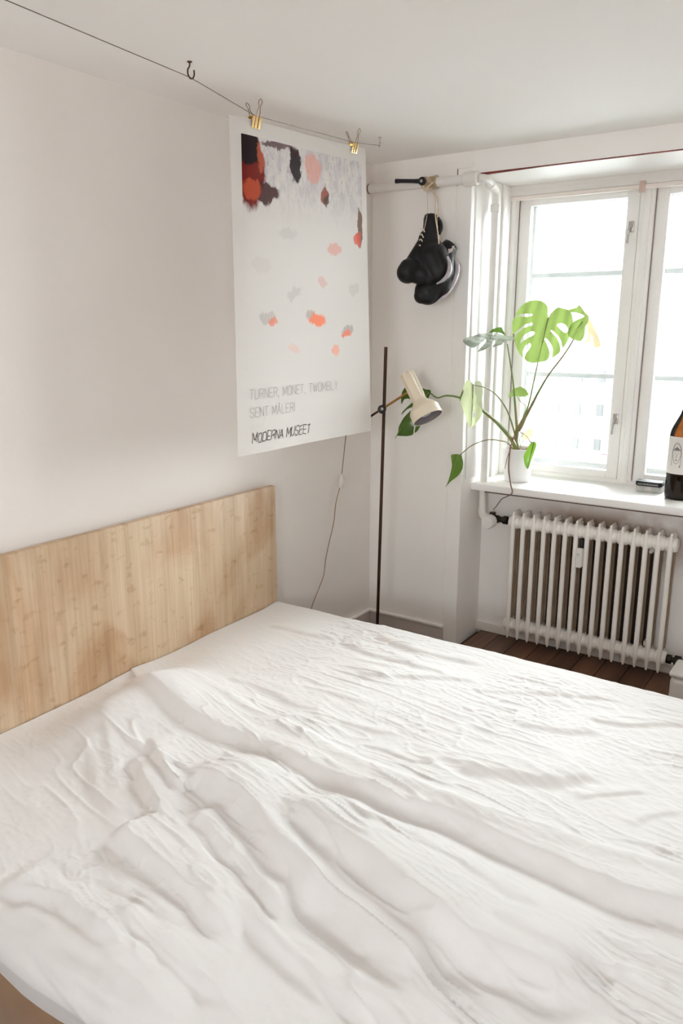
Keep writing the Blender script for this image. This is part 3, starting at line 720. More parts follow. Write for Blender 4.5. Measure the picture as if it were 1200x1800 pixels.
def text_lines(s, u0, v0, cw, ch, gap, jitter=0, slant=0.0):
    out = []; x = u0
    for chx in s:
        wd = {' ':.45, 'I':.05, ',':.3, 'M':1.15, 'W':1.3}.get(chx, .95)*cw
        for st in GL[chx]:
            out.append([(x+p[0]*wd+random.uniform(-jitter,jitter)*cw+slant*p[1]*ch, v0+p[1]*ch+random.uniform(-jitter,jitter)*ch) for p in st])
        x += wd+gap
    return out
LG = mat('pale_grey_ink', (.40,.39,.38), .8, spec=.1)
DK = mat('black_ink', (.05,.04,.035), .8, spec=.1)
def word(s_, u0, v0, m, w_, name, cw=.0245, ch=.030, gap=.0078, jit=0, sl_=0.0):
    x = u0
    for wd_ in s_.split(' '):
        obj(name, strokes_bm(text_lines(wd_, x, v0, cw, ch, gap, jit, sl_), w_, .0012), m, poster)
        x += sum({'I':.05, ',':.3, 'M':1.15, 'W':1.3}.get(q, .95)*cw+gap for q in wd_)+.45*cw+gap
word('TURNER, MONET, TWOMBLY', .075, .176, LG, .0018, 'title_word')
word('SENT MÅLERI', .075, .118, LG, .0018, 'title_word')
obj('date_print', strokes_bm([[(.085+i*.012,.082),(.087+i*.012,.094)] for i in range(7)], .0012, .0012), mat('faint_ink', (.60,.58,.56), .8), poster)
word('MODERNA MUSEET', .085, .036, DK, .0024, 'handwritten_word', .0245, .030, .0065, .10, .25)

GOLD = mat('gold_metal', (.72,.52,.24), .25, 1.0)
GWIRE = mat('bronze_wire', (.24,.15,.09), .35, .9)
def binder_clip(u, label):
    top = poster_pt(u, 1.0); t = (poster_pt(u+.02,1.0)-poster_pt(u-.02,1.0)).normalized()
    n = Vector((1,0,0)); dn = Vector((0,0,-1))
    c = thing('binder_clip', label, 'clip', top, 'gold binder clips holding the poster')
    hw = .019
    # spring body: triangular sleeve, wide at the top
    o0 = top+Vector((0,0,.010))
    prof = [o0+n*.011, o0+n*.011+dn*.002, o0+n*.0022+dn*.034, o0+n*.0012+dn*.034, o0+n*.009+dn*.0025, o0-n*.009+dn*.0025, o0-n*.0012+dn*.034, o0-n*.0022+dn*.034, o0-n*.011+dn*.002, o0-n*.011]
    S('clip_body', prism(B(), [p-t*hw for p in prof], t*2*hw), GOLD, c)
    for sgn, lean in ((1, .30), (-1, -.45)):
        b0 = o0+n*sgn*.0035+dn*.033; b1 = o0+n*sgn*.012+dn*.0; 
        up = (Vector((0,0,1))*1.0+n*lean).normalized()
        pts = [b0-t*.007, b1-t*.007, b1-t*.0065+up*.012, b1-t*.003+up*.026, b1-t*.0075+up*.040, b1+up*.048, b1+t*.0075+up*.040, b1+t*.003+up*.026, b1+t*.0065+up*.012, b1+t*.007, b0+t*.007]
        S('wire_handle', tube(B(), catmull(pts, 5), .0012, 6), GWIRE, c)
binder_clip(.135, 'gold binder clip gripping the poster corner above the dark red paint patch')
binder_clip(.885, 'gold binder clip gripping the poster corner closer to the window wall')

# wire and ceiling hooks
WIREM = mat('thin_steel_wire', (.16,.12,.10), .4, .7)
def hook(p, label, dark=True):
    c = thing('ceiling_hook', label, 'hook', (p[0],p[1],H), 'small ceiling hooks for the wire')
    m = mat('bronze_hook', (.10,.05,.035), .4, .8) if dark else CHR
    S('screw_plate', lathe(B(), [(.007,0),(.007,.002),(.003,.004)], (p[0],p[1],H), (0,0,-1), 14), m, c)
    if dark:
        pts = [(0,0,0),(0,-.001,-.012),(0,-.008,-.022),(0,-.008,-.034),(0,0,-.042),(0,.010,-.040),(0,.016,-.030),(0,.016,-.018)]
        S('hook_shank', tube(B(), catmull([(p[0]+a,p[1]+b,H+c_) for a,b,c_ in pts], 6), .0022, 8), m, c)
    else:
        S('hook_shank', tube(B(), [(p[0],p[1],H),(p[0],p[1],H-.036)], .0022, 8), m, c)
        S('hook_ring', tube(B(), catmull([(p[0]+.006*math.cos(a),p[1],H-.026+.008*math.sin(a)) for a in [i*math.pi/4 for i in range(9)]], 3), .0014, 6), m, c)
h1 = PZ(333,108,H); h2 = PZ(667,241,H)
hook((h1.x,h1.y), 'dark bronze ceiling hook holding up the wire above the bare left wall')
hook((h2.x,h2.y), 'small steel screw eye in the ceiling where the poster wire ends', False)
c1 = poster_pt(.135,1.0)+Vector((0,0,.013)); c2 = poster_pt(.885,1.0)+Vector((0,0,.013))
far = PX(10,0,h1.x); dirv = (far-Vector((h1.x,h1.y,H-.040))); end0 = Vector((h1.x,h1.y,H-.040))+dirv*2.2
end0.z = min(end0.z, H-.004)
b_ = B()
tube(b_, [end0, far, (h1.x,h1.y,H-.040), c1, c2, (h2.x,h2.y,H-.030)], .0011, 6)
wr = obj('picture_wire', b_, WIREM); tag(wr, 'thin steel wire strung below the ceiling to carry the poster', 'wire')

# ================================================================== FLOOR LAMP
lamp = thing('floor_lamp', 'slim dark pole floor lamp with cream spotlight head behind the bed', 'lamp', (.24, 2.9, 0))
POLE = mat('dark_bronze_pole', (.035,.018,.012), .35, .6, noise=((20,20,2),(.10,.045,.025),.4,.7))
CREAM = mat('cream_lacquer', (.82,.72,.57), .35, noise=((16,16,16),(.62,.44,.27),.66,.74))
pt0 = Vector((.236, 2.90, 0.0)); ptop = PY(678,610,2.9)
pt0 = Vector((PY(663,1090,2.9).x-.002, 2.9, 0))
S('pole', tube(B(), [pt0+Vector((0,0,.02)), pt0.lerp(ptop,.5), ptop], .0072, 14), POLE, lamp)
S('lamp_base', lathe(B(), [(.105,0),(.11,.004),(.11,.014),(.10,.020),(.02,.026),(.012,.04)], (pt0.x,pt0.y,.001), (0,0,1), 36), POLE, lamp)
kn = PY(671,719,2.9); ar = PY(716,690,2.885); al = kn+(kn-ar)*.55
jt = S('joint', lathe(B(), [(.004,-.014),(.014,-.012),(.0185,-.006),(.0185,.006),(.014,.012),(.004,.014)], kn+Vector((.006,-.010,0)), FWD*-1, 22), mat('black_joint', (.012,.010,.009), .3), lamp)
S('joint_screw', lathe(B(), [(.006,0),(.006,.003),(.003,.004)], kn+Vector((.006,-.010,0))-FWD*.014, FWD*-1, 12), CHR, jt)
S('arm', tube(B(), [kn, kn.lerp(ar,.5), ar], .0052, 12), mat('arm_brass', (.52,.30,.11), .28, 1.0), lamp)
S('arm_tail', tube(B(), [al, kn], .0052, 12), POLE, lamp)
s0 = PD(714,656,(PY(714,656,2.89)-CAM).dot(FWD)); s1 = PD(752,735,(PY(751,733,2.89)-CAM).dot(FWD)-.03)
axs = (s1-s0); LS = axs.length; axs.normalize()
lob = lambda th, h: 1+(.12*math.cos(6*th)*max(0, min(1, (LS*.60-h)/.02)) if h < LS*.60 else 0)
prof = [(.004,.0),(.025,.0),(.0285,.004),(.0285,LS*.25),(.0285,LS*.50),(.0290,LS*.58),(.032,LS*.64),(.054,LS*.745),(.063,LS*.80),(.0655,LS*.84),(.0655,LS*.985),(.0645,LS)]
shade = S('lamp_shade', lathe(B(), prof, s0, axs, 48, lob, True, False), CREAM, lamp, 40)
S('shade_lining', lathe(B(), [(.010,LS*.66),(.052,LS*.76),(.0635,LS*.84),(.0635,LS*.995)], s0, axs, 40, None, True, False), mat('grey_lining', (.24,.21,.22), .6), shade)
S('shade_rim', lathe(B(), [(.0635,LS*.992),(.0668,LS*.992),(.0668,LS*1.002),(.0635,LS*1.002)], s0, axs, 48, None, False, False), CREAM, shade)
S('bulb', lathe(B(), [(.008,LS*.70),(.014,LS*.74),(.026,LS*.83),(.028,LS*.87),(.020,LS*.93),(.004,LS*.95)], s0, axs, 24), mat('milky_bulb', (.55,.53,.52), .3), shade)
S('switch_knob', tube(B(), [s0+axs*(LS*.52)+RGT*.024, s0+axs*(LS*.52)+RGT*.034], [.006,.005], 10), mat('dark_knob', (.05,.04,.03), .4), shade)
S('rivet', tube(B(), [s0+Vector((0,0,-.004))-RGT*.006, s0+Vector((0,0,.003))-RGT*.006], .003, 8), CHR, shade)
tube_end = ar + (s0+axs*(LS*.48)-ar)*.8
S('arm_pivot', tube(B(), [ar, tube_end], .0062, 10), MATS['arm_brass'], lamp)
# lamp cord with inline switch
cpx = [(608,764),(604,800),(600,838)]; cpx2 = [(597,856),(590,885),(586,920),(578,955),(572,985),(569,1010),(560,1035),(552,1055),(546,1075)]
XC = .045
p1 = [PX(*q, XC) for q in cpx]; p2 = [PX(*q, XC) for q in cpx2]
up = [al, al.lerp(p1[0],.5)+Vector((-.02,0,.02)), p1[0]+Vector((.0,.01,.06))]
dn_ = [p2[-1]+Vector((.01,-.06,-.12)), p2[-1]+Vector((.01,-.12,-.215)), Vector((XC+.02,p2[-1].y-.2,.004))]
cord = S('power_cord', tube(B(), catmull(up+p1+p2+dn_, 6), .0024, 8), mat('brown_cord', (.34,.24,.16), .6), lamp)
ca_, cb_ = PX(601,834,XC), PX(598,858,XC)
dd = (cb_-ca_).normalized(); sw = B()
tube(sw, [ca_-dd*.002, ca_+dd*.006, ca_.lerp(cb_,.3), ca_.lerp(cb_,.7), cb_-dd*.006, cb_+dd*.002], [.006,.0115,.0135,.0135,.0115,.006], 14)
swo = S('inline_switch', sw, mat('ivory_plastic', (.74,.68,.64), .45), cord)
S('switch_rocker', box(B(), ca_.lerp(cb_,.5).x+.008, ca_.lerp(cb_,.5).x+.016, ca_.lerp(cb_,.5).y-.005, ca_.lerp(cb_,.5).y+.005, ca_.lerp(cb_,.55).z-.012, ca_.lerp(cb_,.55).z+.012, .003), mat('ivory_rocker', (.80,.75,.71), .4), cord)

# ================================================================== BOXING GLOVES
LEA = mat('black_leather', (.006,.0055,.0065), .42, spec=.3, noise=((18,18,18),(.010,.009,.011),.4,.6), bump=((90,90,90),.12,.002))
LACE = mat('cream_lace', (.72,.58,.44), .8)
HILITE = mat('glove_highlight_grey', (.42,.37,.40), .45, noise=((16,16,16),(.60,.55,.57),.4,.6))  # light grey for highlights painted onto the black gloves
def blob_mesh(name, blobs, m, parent, voxel=.0045, smooth=6):
    """blobs: ellipsoids/capsules (p0, p1, r0, r1, depth squash) fused into one skin"""
    bm = B()
    for p0, p1, r0, r1, sq in blobs:
        L_ = (p1-p0).length; n = max(3, int(L_/.006)+2); ax = (p1-p0).normalized() if L_ > 1e-6 else Vector((0,0,1))
        r = bmesh.ops.create_uvsphere(bm, u_segments=24, v_segments=16, radius=1.0)
        for v in r['verts']:
            q = v.co.copy()
            t = (q.z+1)/2 if L_ > 1e-6 else .5
            # capsule: lower half at p0, upper half at p1
            base = p0 if q.z < 0 else p1; rr = r0 if q.z < 0 else r1
            ref = RGT if abs(ax.dot(RGT)) < .9 else UPV
            u_ = (ref-ax*ref.dot(ax)).normalized(); w_ = ax.cross(u_)
            d = u_*q.x*rr+w_*q.y*rr+ax*q.z*rr
            d -= FWD*d.dot(FWD)*(1-sq)
            v.co = base+d
    o = obj(name, bm, m, parent, True)
    md = o.modifiers.new('remesh', 'REMESH'); md.mode = 'VOXEL'; md.voxel_size = voxel; md.use_smooth_shade = True
    ms = o.modifiers.new('smooth', 'SMOOTH'); ms.factor = .5; ms.iterations = smooth
    return o
PXM = 3.28/FPX
GRP = 'boxing gloves hanging from the pipe valve'
def pp(x, y, d): return PD(x, y, d)
# front glove
d = 3.255
g1 = thing('boxing_glove', 'black lace-up boxing glove hanging in front, its cuff straight up and thumb sticking out', 'boxing glove', pp(757,380,d), GRP)
blob_mesh('padded_body', [
  (pp(752,420,d), pp(756,442,d), 17*PXM, 26*PXM, .8), (pp(748,440,d), pp(728,468,d), 22*PXM, 19*PXM, .8),
  (pp(760,455,d), pp(768,474,d), 29*PXM, 27*PXM, .95), (pp(752,465,d), pp(753,485,d), 24*PXM, 20*PXM, .9),
  (pp(719,475,d-.012), pp(716,479,d-.012), 20*PXM, 19*PXM, 1.0), (pp(722,478,d-.006), pp(742,484,d-.006), 17*PXM, 17*PXM, 1.0)], LEA, g1)
b_ = B()
lathe(b_, [(11*PXM,0),(12.5*PXM,6*PXM),(13*PXM,30*PXM),(16*PXM,48*PXM),(20*PXM,66*PXM)], pp(757,379,d), (pp(756,440,d)-pp(758,379,d)), 24, lambda t,h: 1.0, False, False)
cf = S('cuff', b_, LEA, g1)
cf.modifiers.new('solid', 'SOLIDIFY').thickness = .004
tube(b_ := B(), catmull([pp(768,384,d-.01), pp(773,392,d-.01), pp(774,402,d-.01), pp(770,410,d-.01)], 4), 4.5*PXM, 10)
S('cuff_tab', b_, LEA, g1)
b_ = B()
for (a, c_) in (((741,404),(746,408)),((738,413),(744,418)),((737,422),(743,427)),((736,432),(740,437))):
    tube(b_, catmull([pp(*a, d-.028), pp((a[0]+c_[0])/2, a[1]-1, d-.034), pp(*c_, d-.030)], 4), .0026, 8)
S('lacing', b_, LACE, g1)
b_ = B()
hang = Vector((bc.x+.004, bc.y-.012, bc.z-.026))
tube(b_, catmull([hang+Vector((-.012,-.01,-.004)), pp(751,345,d+.01), pp(751,372,d-.012), pp(749,386,d-.030), pp(745,404,d-.034)], 6), .0013, 6)
tube(b_, catmull([hang+Vector((.003,-.012,0)), pp(764,345,d+.01), pp(765,380,d-.030), pp(768,400,d-.036), pp(771,424,d-.04), pp(770,432,d-.042)], 6), .0026, 8)
tube(b_, catmull([hang+Vector((.010,-.012,0)), pp(769,350,d+.01), pp(768,385,d-.026), pp(770,420,d-.030)], 6), .0014, 6)
tube(b_, catmull([hang+Vector((-.020,-.03,.02)), hang+Vector((-.006,-.036,-.012)), hang+Vector((.008,-.034,.0)), hang+Vector((.018,-.022,.012)), hang+Vector((.022,.0,.03))], 6), .0030, 8)
tube(b_, catmull([hang+Vector((-.014,-.03,.008)), hang+Vector((.002,-.038,-.008)), hang+Vector((.016,-.030,-.006))], 6), .0036, 8)
S('lace', b_, LACE, g1)
# rear glove
d2 = 3.295
g2 = thing('boxing_glove', 'black boxing glove with a painted grey highlight along its edge, hanging lower, behind the lace-up one', 'boxing glove', pp(785,430,d2), GRP)
blob_mesh('padded_body', [
  (pp(776,452,d2), pp(774,482,d2), 22*PXM, 26*PXM, .75), (pp(778,478,d2), pp(770,502,d2), 22*PXM, 25*PXM, .8),
  (pp(764,500,d2-.006), pp(752,512,d2-.006), 25*PXM, 24*PXM, .85), (pp(744,517,d2-.01), pp(741,520,d2-.01), 15*PXM, 14*PXM, .95),
  (pp(770,440,d2), pp(780,450,d2), 15*PXM, 18*PXM, .8)], LEA, g2)
b_ = B()
lathe(b_, [(13*PXM,0),(15*PXM,8*PXM),(14*PXM,24*PXM),(17*PXM,32*PXM)], pp(792,430,d2-.004), (pp(776,452,d2)-pp(792,430,d2)), 24, None, False, False)
cf2 = S('cuff', b_, LEA, g2); cf2.modifiers.new('solid', 'SOLIDIFY').thickness = .004
ins = obj('lining_label', prism(B(), [pp(787,434,d2-.037), pp(799,432,d2-.034), pp(795,442,d2-.034), pp(788,446,d2-.037)], -FWD*.002), mat('pale_lining', (.62,.55,.53), .7), g2)
# painted highlight: a lighter strip along the back of the rear glove
cr = catmull([pp(799,456,d2-.002), pp(803,468,d2-.004), pp(801,484,d2-.008), pp(793,503,d2-.012), pp(781,520,d2-.016), pp(768,531,d2-.018)], 6)
S('edge_highlight', tube(B(), cr, [2*PXM,4.5*PXM,5*PXM,4.5*PXM,3.5*PXM,1.5*PXM], 12), HILITE, g2)
b_ = B(); tube(b_, catmull([hang+Vector((.014,-.01,.0)), pp(768,350,d2), pp(772,400,d2-.01), pp(778,426,d2-.02)], 6), .0014, 6)
S('lace', b_, LACE, g2)
cr = catmull([pp(786,451,d-.060), pp(790,464,d-.058), pp(788,480,d-.055), pp(779,492,d-.05), pp(767,499,d-.04)], 6)
S('edge_highlight', tube(B(), cr, [1.5*PXM,3.4*PXM,4*PXM,3*PXM,1.2*PXM], 12), HILITE, g1)  # highlight on the front glove, drawn as a grey strip

# ================================================================== MONSTERA
potc = Vector((.655, 3.455, SILL_Z))
plant = thing('potted_monstera', 'leafy monstera plant in a plain white pot at the end of the window sill', 'potted plant', potc)
POTM = mat('white_glazed_pot', (.86,.85,.85), .3)
pot = S('pot', lathe(B(), [(.030,.0),(.0575,.001),(.060,.004),(.0735,.138),(.0755,.150),(.0755,.158),(.0700,.158),(.0690,.150),(.066,.135)], potc+Vector((0,0,.0005)), (0,0,1), 48), POTM, plant)
S('soil', lathe(B(), [(.001,.142),(.03,.144),(.050,.140),(.0665,.138)], potc, (0,0,1), 32, lambda t,h: 1+.02*math.sin(5*t), False, False), mat('potting_soil', (.10,.05,.03), .95, noise=((60,60,60),(.22,.12,.075),.4,.6), bump=((90,90,90),1,.01)), plant)
for i in range(9):
    a = random.uniform(0, 6.28); r_ = random.uniform(.02,.055); p = potc+Vector((r_*math.cos(a), r_*math.sin(a), .144))
    q = p+Vector((random.uniform(-.02,.02), random.uniform(-.02,.02), random.uniform(.004,.012)))
    S('bark_chip', tube(B(), [p, p.lerp(q,.5)+Vector((0,0,.002)), q], [.003,.0045,.003], 6), mat('bark', (.36,.22,.15), .9), plant)
LA = leaf_mat('leaf_backlit', (.17,.27,.06), (.15,.205,.052), .62, .4, .9)
LB = leaf_mat('leaf_dark', (.035,.085,.014), (.16,.30,.02), .28, .22)
LC = leaf_mat('leaf_mid', (.075,.16,.022), (.22,.40,.04), .30, .2)
LS_ = leaf_mat('leaf_sky_reflection', (.50,.55,.51), (.20,.34,.06), .15, .18, .28)  # grey base colour carries the sky's reflection on the glossy leaf
LP = leaf_mat('leaf_pale', (.60,.64,.42), (.62,.68,.40), .5, .4, .72)
LY = leaf_mat('leaf_dry', (.58,.46,.28), (.72,.62,.36), .5, .6)
STEM = mat('green_stem', (.17,.24,.06), .45, noise=((9,9,9),(.30,.24,.10),.45,.7))
STEMB = mat('brown_stem', (.24,.16,.07), .5, noise=((14,14,14),(.15,.20,.05),.4,.6))
ROOT = mat('aerial_root', (.22,.12,.085), .8)
Z5 = lambda pts: [(780+a/4.0, 500+b/4.0) for a, b in pts]
Z8 = lambda pts: [(800+a/4.615, 510+b/4.615) for a, b in pts]
Z7 = lambda pts: [(690+a/12.0, 640+b/12.0) for a, b in pts]
def leaf(outlines, plane, m, bulge=.02, rib=None, curl=0.0):
    """outlines: pixel loops (first = rim, rest = holes); plane: three (px,py,Y) anchors in the room"""
    A, Bq, Cq = [PY(*q) for q in plane]; n = (Bq-A).cross(Cq-A).normalized()
    if n.dot(FWD) > 0: n = -n
    def hit(x, y): r = ray(x, y); return CAM+r*((A-CAM).dot(n)/r.dot(n))
    bm = B(); edges = []; rim = []
    for lp in outlines:
        pts = [Vector((p[0],p[1],0)) for p in lp]
        cp = []
        N_ = len(pts)
        for i in range(N_):
            a, b, c, d_ = pts[i-1], pts[i], pts[(i+1)%N_], pts[(i+2)%N_]
            for t in (0, .5):
                cp.append(.5*((2*b)+(c-a)*t*.8+(2*a-5*b+4*c-d_)*t*t*.8+(3*b-a-3*c+d_)*t**3*.8) if t else b)
        vs_ = [bm.verts.new(hit(p.x, p.y)) for p in cp]
        if lp is outlines[0]: rim = [v.co.copy() for v in vs_]
        for i in range(len(vs_)): edges.append(bm.edges.new((vs_[i], vs_[(i+1)%len(vs_)])))
    bmesh.ops.triangle_fill(bm, use_beauty=True, use_dissolve=False, edges=edges)
    for _ in range(2): 
        long = [e for e in bm.edges if e.calc_length() > .012]
        if long: bmesh.ops.subdivide_edges(bm, edges=long, cuts=1, use_grid_fill=False)
        bmesh.ops.triangulate(bm, faces=[f for f in bm.faces if len(f.verts) > 3])
    cen = sum(rim, Vector())/len(rim); R_ = max((p-cen).length for p in rim)
    if rib: r0, r1 = hit(*rib[0]), hit(*rib[1]); rd = (r1-r0).normalized()
    for v in bm.verts:
        q = (v.co-cen).length/R_
        off = bulge*(1-q*q)
        if rib:
            s_ = ((v.co-r0)-rd*(v.co-r0).dot(rd)).length
            off += curl*s_ + .0035*math.sin(s_*120)
        v.co += n*off
    bmesh.ops.recalc_face_normals(bm, faces=bm.faces[:])
    o = S('leaf', bm, m, plant, 180)
    if rib:
        k = 14; bm2 = B(); path = []
        for i in range(k+1):
            p = r0.lerp(r1, i/k); q = (p-cen).length/R_
            path.append(p+n*(bulge*(1-q*q)+.0008))
        tube(bm2, path, [.0024,.0016,.0008], 6); S('midrib', bm2, STEM, o)
        o.children[-1].parent = o; o.children[-1].matrix_parent_inverse = parent_inv(plant) @ Matrix.Identity(4) if False else Matrix.Identity(4)
    return o
# big backlit leaf
leafA = [Z8([(755,225),(745,195),(748,150),(735,115),(700,90),(640,82),(590,92),(545,120),(510,160),(488,205),(484,214),(520,204),(530,195),(610,192),(624,205),(600,217),(535,215),(482,222),(465,250),(460,300),(462,345),(464,362),(545,296),(590,270),(625,270),(615,292),(560,305),(480,375),(478,400),(490,450),(510,500),(545,548),(545,500),(570,450),(600,432),(612,445),(600,480),(565,530),(560,558),(590,580),(620,592),(680,585),(730,575),(755,555),(765,510),(745,450),(720,400),(735,395),(770,430),(790,480),(783,548),(830,520),(852,492),(845,440),(815,380),(770,335),(785,328),(830,370),(860,420),(868,470),(905,425),(925,375),(945,330),(955,270),(950,210),(930,170),(880,150),(835,140),(800,165),(770,195)]),
         Z8([(525,425),(545,380),(590,345),(630,337),(643,350),(625,372),(560,405),(532,432)]), Z8([(820,285),(850,270),(890,280),(912,310),(908,340),(880,345),(850,320)])]
leaf(leafA, ((960,560,3.46),(940,640,3.42),(1005,580,3.50)), LA, .012, Z8([(755,228),(668,580)]), -.03)
leaf([Z8([(918,155),(985,150),(1012,126),(1050,180),(1085,215),(1088,255),(1060,300),(1045,370),(1015,412),(955,400),(918,370),(925,310),(960,262),(1010,243),(1055,222),(1030,200),(980,186),(935,185)])], ((1025,560,3.50),(1010,600,3.47),(1050,600,3.46)), LA, .010, Z8([(1038,262),(985,330)]))
leaf([Z8([(1078,240),(1105,250),(1140,320),(1168,385),(1180,448),(1143,468),(1128,425),(1132,385),(1112,352),(1108,405),(1080,427),(1042,412),(1080,390),(1090,340),(1076,290)])], ((1030,565,3.495),(1045,600,3.47),(1055,605,3.44)), LY, .008)
# leaf seen edge-on, sky reflection painted into its colour
leaf([Z8([(57,425),(90,395),(150,370),(165,360),(270,358),(345,362),(400,375),(440,378),(488,395),(480,412),(440,425),(400,430),(375,460),(330,472),(295,478),(340,425),(320,420),(270,475),(235,492),(180,500),(240,445),(285,400),(270,398),(215,440),(150,475),(100,460)])], ((815,602,3.13),(900,600,3.36),(845,616,3.08)), LS_, .012)
leaf([Z8([(275,348),(300,320),(370,300),(385,330),(410,375),(380,358),(330,345)])], ((862,588,3.30),(885,580,3.36),(888,590,3.33)), LC, .004)
# hanging pale leaf, two folded halves and a dark sliver
leaf([Z5([(160,675),(205,700),(215,760),(240,810),(245,850),(270,900),(255,940),(215,985),(190,1008),(165,985),(150,930),(120,850),(115,820),(130,740)]), Z5([(195,880),(205,890),(218,930),(208,935),(195,905)])], ((822,672,3.12),(815,720,3.10),(840,720,3.13)), LP, .018, Z5([(205,705),(190,1000)]))
leaf([Z5([(215,690),(245,678),(265,695),(270,760),(260,800),(268,880),(258,930),(240,895),(225,870),(240,830),(215,770)])], ((840,672,3.17),(838,700,3.16),(846,730,3.19)), LP, .006)
leaf([Z5([(205,765),(222,780),(243,830),(238,850),(222,845),(210,800)])], ((833,700,3.125),(840,712,3.125),(836,708,3.12)), LB, .002)
leaf([Z5([(112,820),(112,790),(135,735),(134,790),(122,818)])], ((810,700,3.09),(813,690,3.09),(808,705,3.085)), LB, .001)
# dark leaf behind the lamp head
leaf([Z7([(50,1560),(130,1440),(150,1340),(250,1170),(330,1080),(480,930),(330,970),(205,1085),(235,1010),(400,850),(460,800),(380,750),(270,760),(215,870),(190,740),(195,640),(250,510),(400,480),(600,500),(720,545),(760,540),(805,560),(808,620),(780,700),(740,900),(680,1100),(615,1230),(612,1300),(560,1400),(480,1470),(500,1350),(490,1280),(465,1290),(460,1440),(440,1500),(340,1522),(180,1525),(100,1518),(65,1560)])], ((710,700,3.03),(755,690,3.06),(720,765,2.99)), LB, .02, Z7([(770,600),(60,1555)]))
# small leaves
leaf([Z5([(10,1430),(20,1390),(45,1270),(45,1200),(80,1190),(115,1200),(130,1240),(125,1290),(95,1340),(50,1370),(25,1400)])], ((800,800,3.08),(785,850,3.06),(812,810,3.11)), LC, .014, Z5([(90,1195),(15,1415)]))
leaf([Z5([(560,1210),(580,1170),(600,1130),(630,1105),(650,1120),(648,1150),(610,1250),(590,1298),(570,1270)])], ((925,820,3.37),(938,780,3.40),(940,800,3.39)), LC, .008, Z5([(635,1112),(588,1290)]))
leaf([Z5([(455,790),(480,745),(540,722),(575,745),(598,775),(560,795),(500,790)])], ((895,697,3.53),(925,690,3.56),(912,683,3.57)), LA, .008)
leaf([Z5([(550,1090),(570,1040),(600,1010),(625,1030),(620,1075),(580,1095)])], ((918,770,3.53),(935,760,3.54),(930,755,3.55)), leaf_mat('leaf_young', (.42,.50,.12), (.70,.75,.25), .6), .005)
leaf([Z5([(730,905),(770,950),(800,1000),(775,990),(745,940)])], ((962,726,3.58),(980,750,3.58),(970,745,3.60)), MATS['leaf_young'], .002)
def stem(pts, r, m, name='petiole', n=6):
    return S(name, tube(B(), catmull(pts, n), r, 8), m, plant)
crown = potc+Vector((0,0,.145))
def zp(a, b, Y): return PY(780+a/4.0, 500+b/4.0, Y)
stem([crown+Vector((.0,0,0)), zp(505,1100,3.45), zp(512,1040,3.445), zp(520,990,3.44)], [.010,.011,.009], STEMB, 'stem')
stem([zp(520,1010,3.44), zp(590,860,3.45), zp(640,640,3.455), zp(690,420,3.45), zp(735,235,3.455)], [.0050,.0040,.0030,.0026,.0024], STEM)
stem([zp(525,1030,3.44), zp(600,880,3.445), zp(720,660,3.46), zp(860,470,3.48), zp(978,268,3.497)], [.0085,.0065,.0038,.0030,.0026], STEMB)
stem([zp(512,1010,3.44), zp(500,850,3.42), zp(485,680,3.39), zp(445,420,3.355)], [.0068,.0055,.0036,.0026], STEM)
stem([zp(498,1050,3.44), zp(450,900,3.36), zp(380,790,3.28), zp(300,730,3.20), zp(212,708,3.125)], [.0038,.0032,.0028,.0026,.0022], STEMB)
stem([crown+Vector((-.01,0,-.005)), zp(478,1095,3.42), zp(380,980,3.33), zp(250,870,3.22), zp(120,800,3.12), zp(20,782,3.085), PY(768,699,3.07), PY(755,690,3.06)], [.0105,.0100,.0085,.0055,.0042,.0034,.0030], STEM)
stem([crown+Vector((-.015,-.01,-.005)), zp(450,1115,3.38), zp(400,1100,3.32), zp(310,1092,3.24), zp(200,1130,3.16), zp(112,1200,3.105)], [.0032,.0030,.0026,.0022,.0022], STEMB)
stem([zp(535,1040,3.44), zp(580,1065,3.42), zp(605,1105,3.40), zp(632,1112,3.40)], [.0022,.0018], STEMB)
stem([zp(560,920,3.45), zp(575,858,3.50), zp(535,820,3.53), zp(515,790,3.545)], [.0020,.0018], STEM)
stem([crown+Vector((.01,.02,0)), zp(530,1090,3.50), zp(555,1060,3.53)], [.0018,.0015], STEM)
stem([zp(500,1050,3.43), zp(480,1110,3.40), zp(465,1160,3.37), zp(455,1290,3.345), zp(468,1400,3.30), zp(480,1450,3.262), zp(472,1475,3.262), zp(440,1492,3.272), zp(405,1510,3.285), PY(872,890,3.30), PY(866.5,896,3.315)], [.0036,.0034,.0030,.0024,.0022,.0020], ROOT, 'aerial_root')
stem([zp(472,1150,3.375), zp(445,1220,3.352), zp(428,1295,3.345)], [.0020,.0014], ROOT, 'aerial_root')

# ================================================================== BOTTLE AND TIN ON THE SILL
btc = Vector((1.374, 3.475, SILL_Z))
bt = thing('wine_bottle', 'large dark brown bottle with a cream label standing on the window sill', 'bottle', btc)
bprof = [(.040,.0),(.054,.001),(.0575,.006),(.058,.03),(.058,.270),(.0565,.285),(.050,.305),(.036,.335),(.024,.360),(.0175,.385),(.0160,.44),(.0185,.442),(.0185,.455),(.0150,.456)]
S('glass_body', lathe(B(), bprof, btc+Vector((0,0,.0005)), (0,0,1), 48), clear_glass('amber_glass', (.40,.21,.085), rough=.01), bt, 60)
S('dark_contents', lathe(B(), [(.04,.006),(.052,.008),(.0545,.03),(.0545,.245)], btc, (0,0,1), 40), mat('dark_wine', (.006,.003,.004), .08), bt, 60)
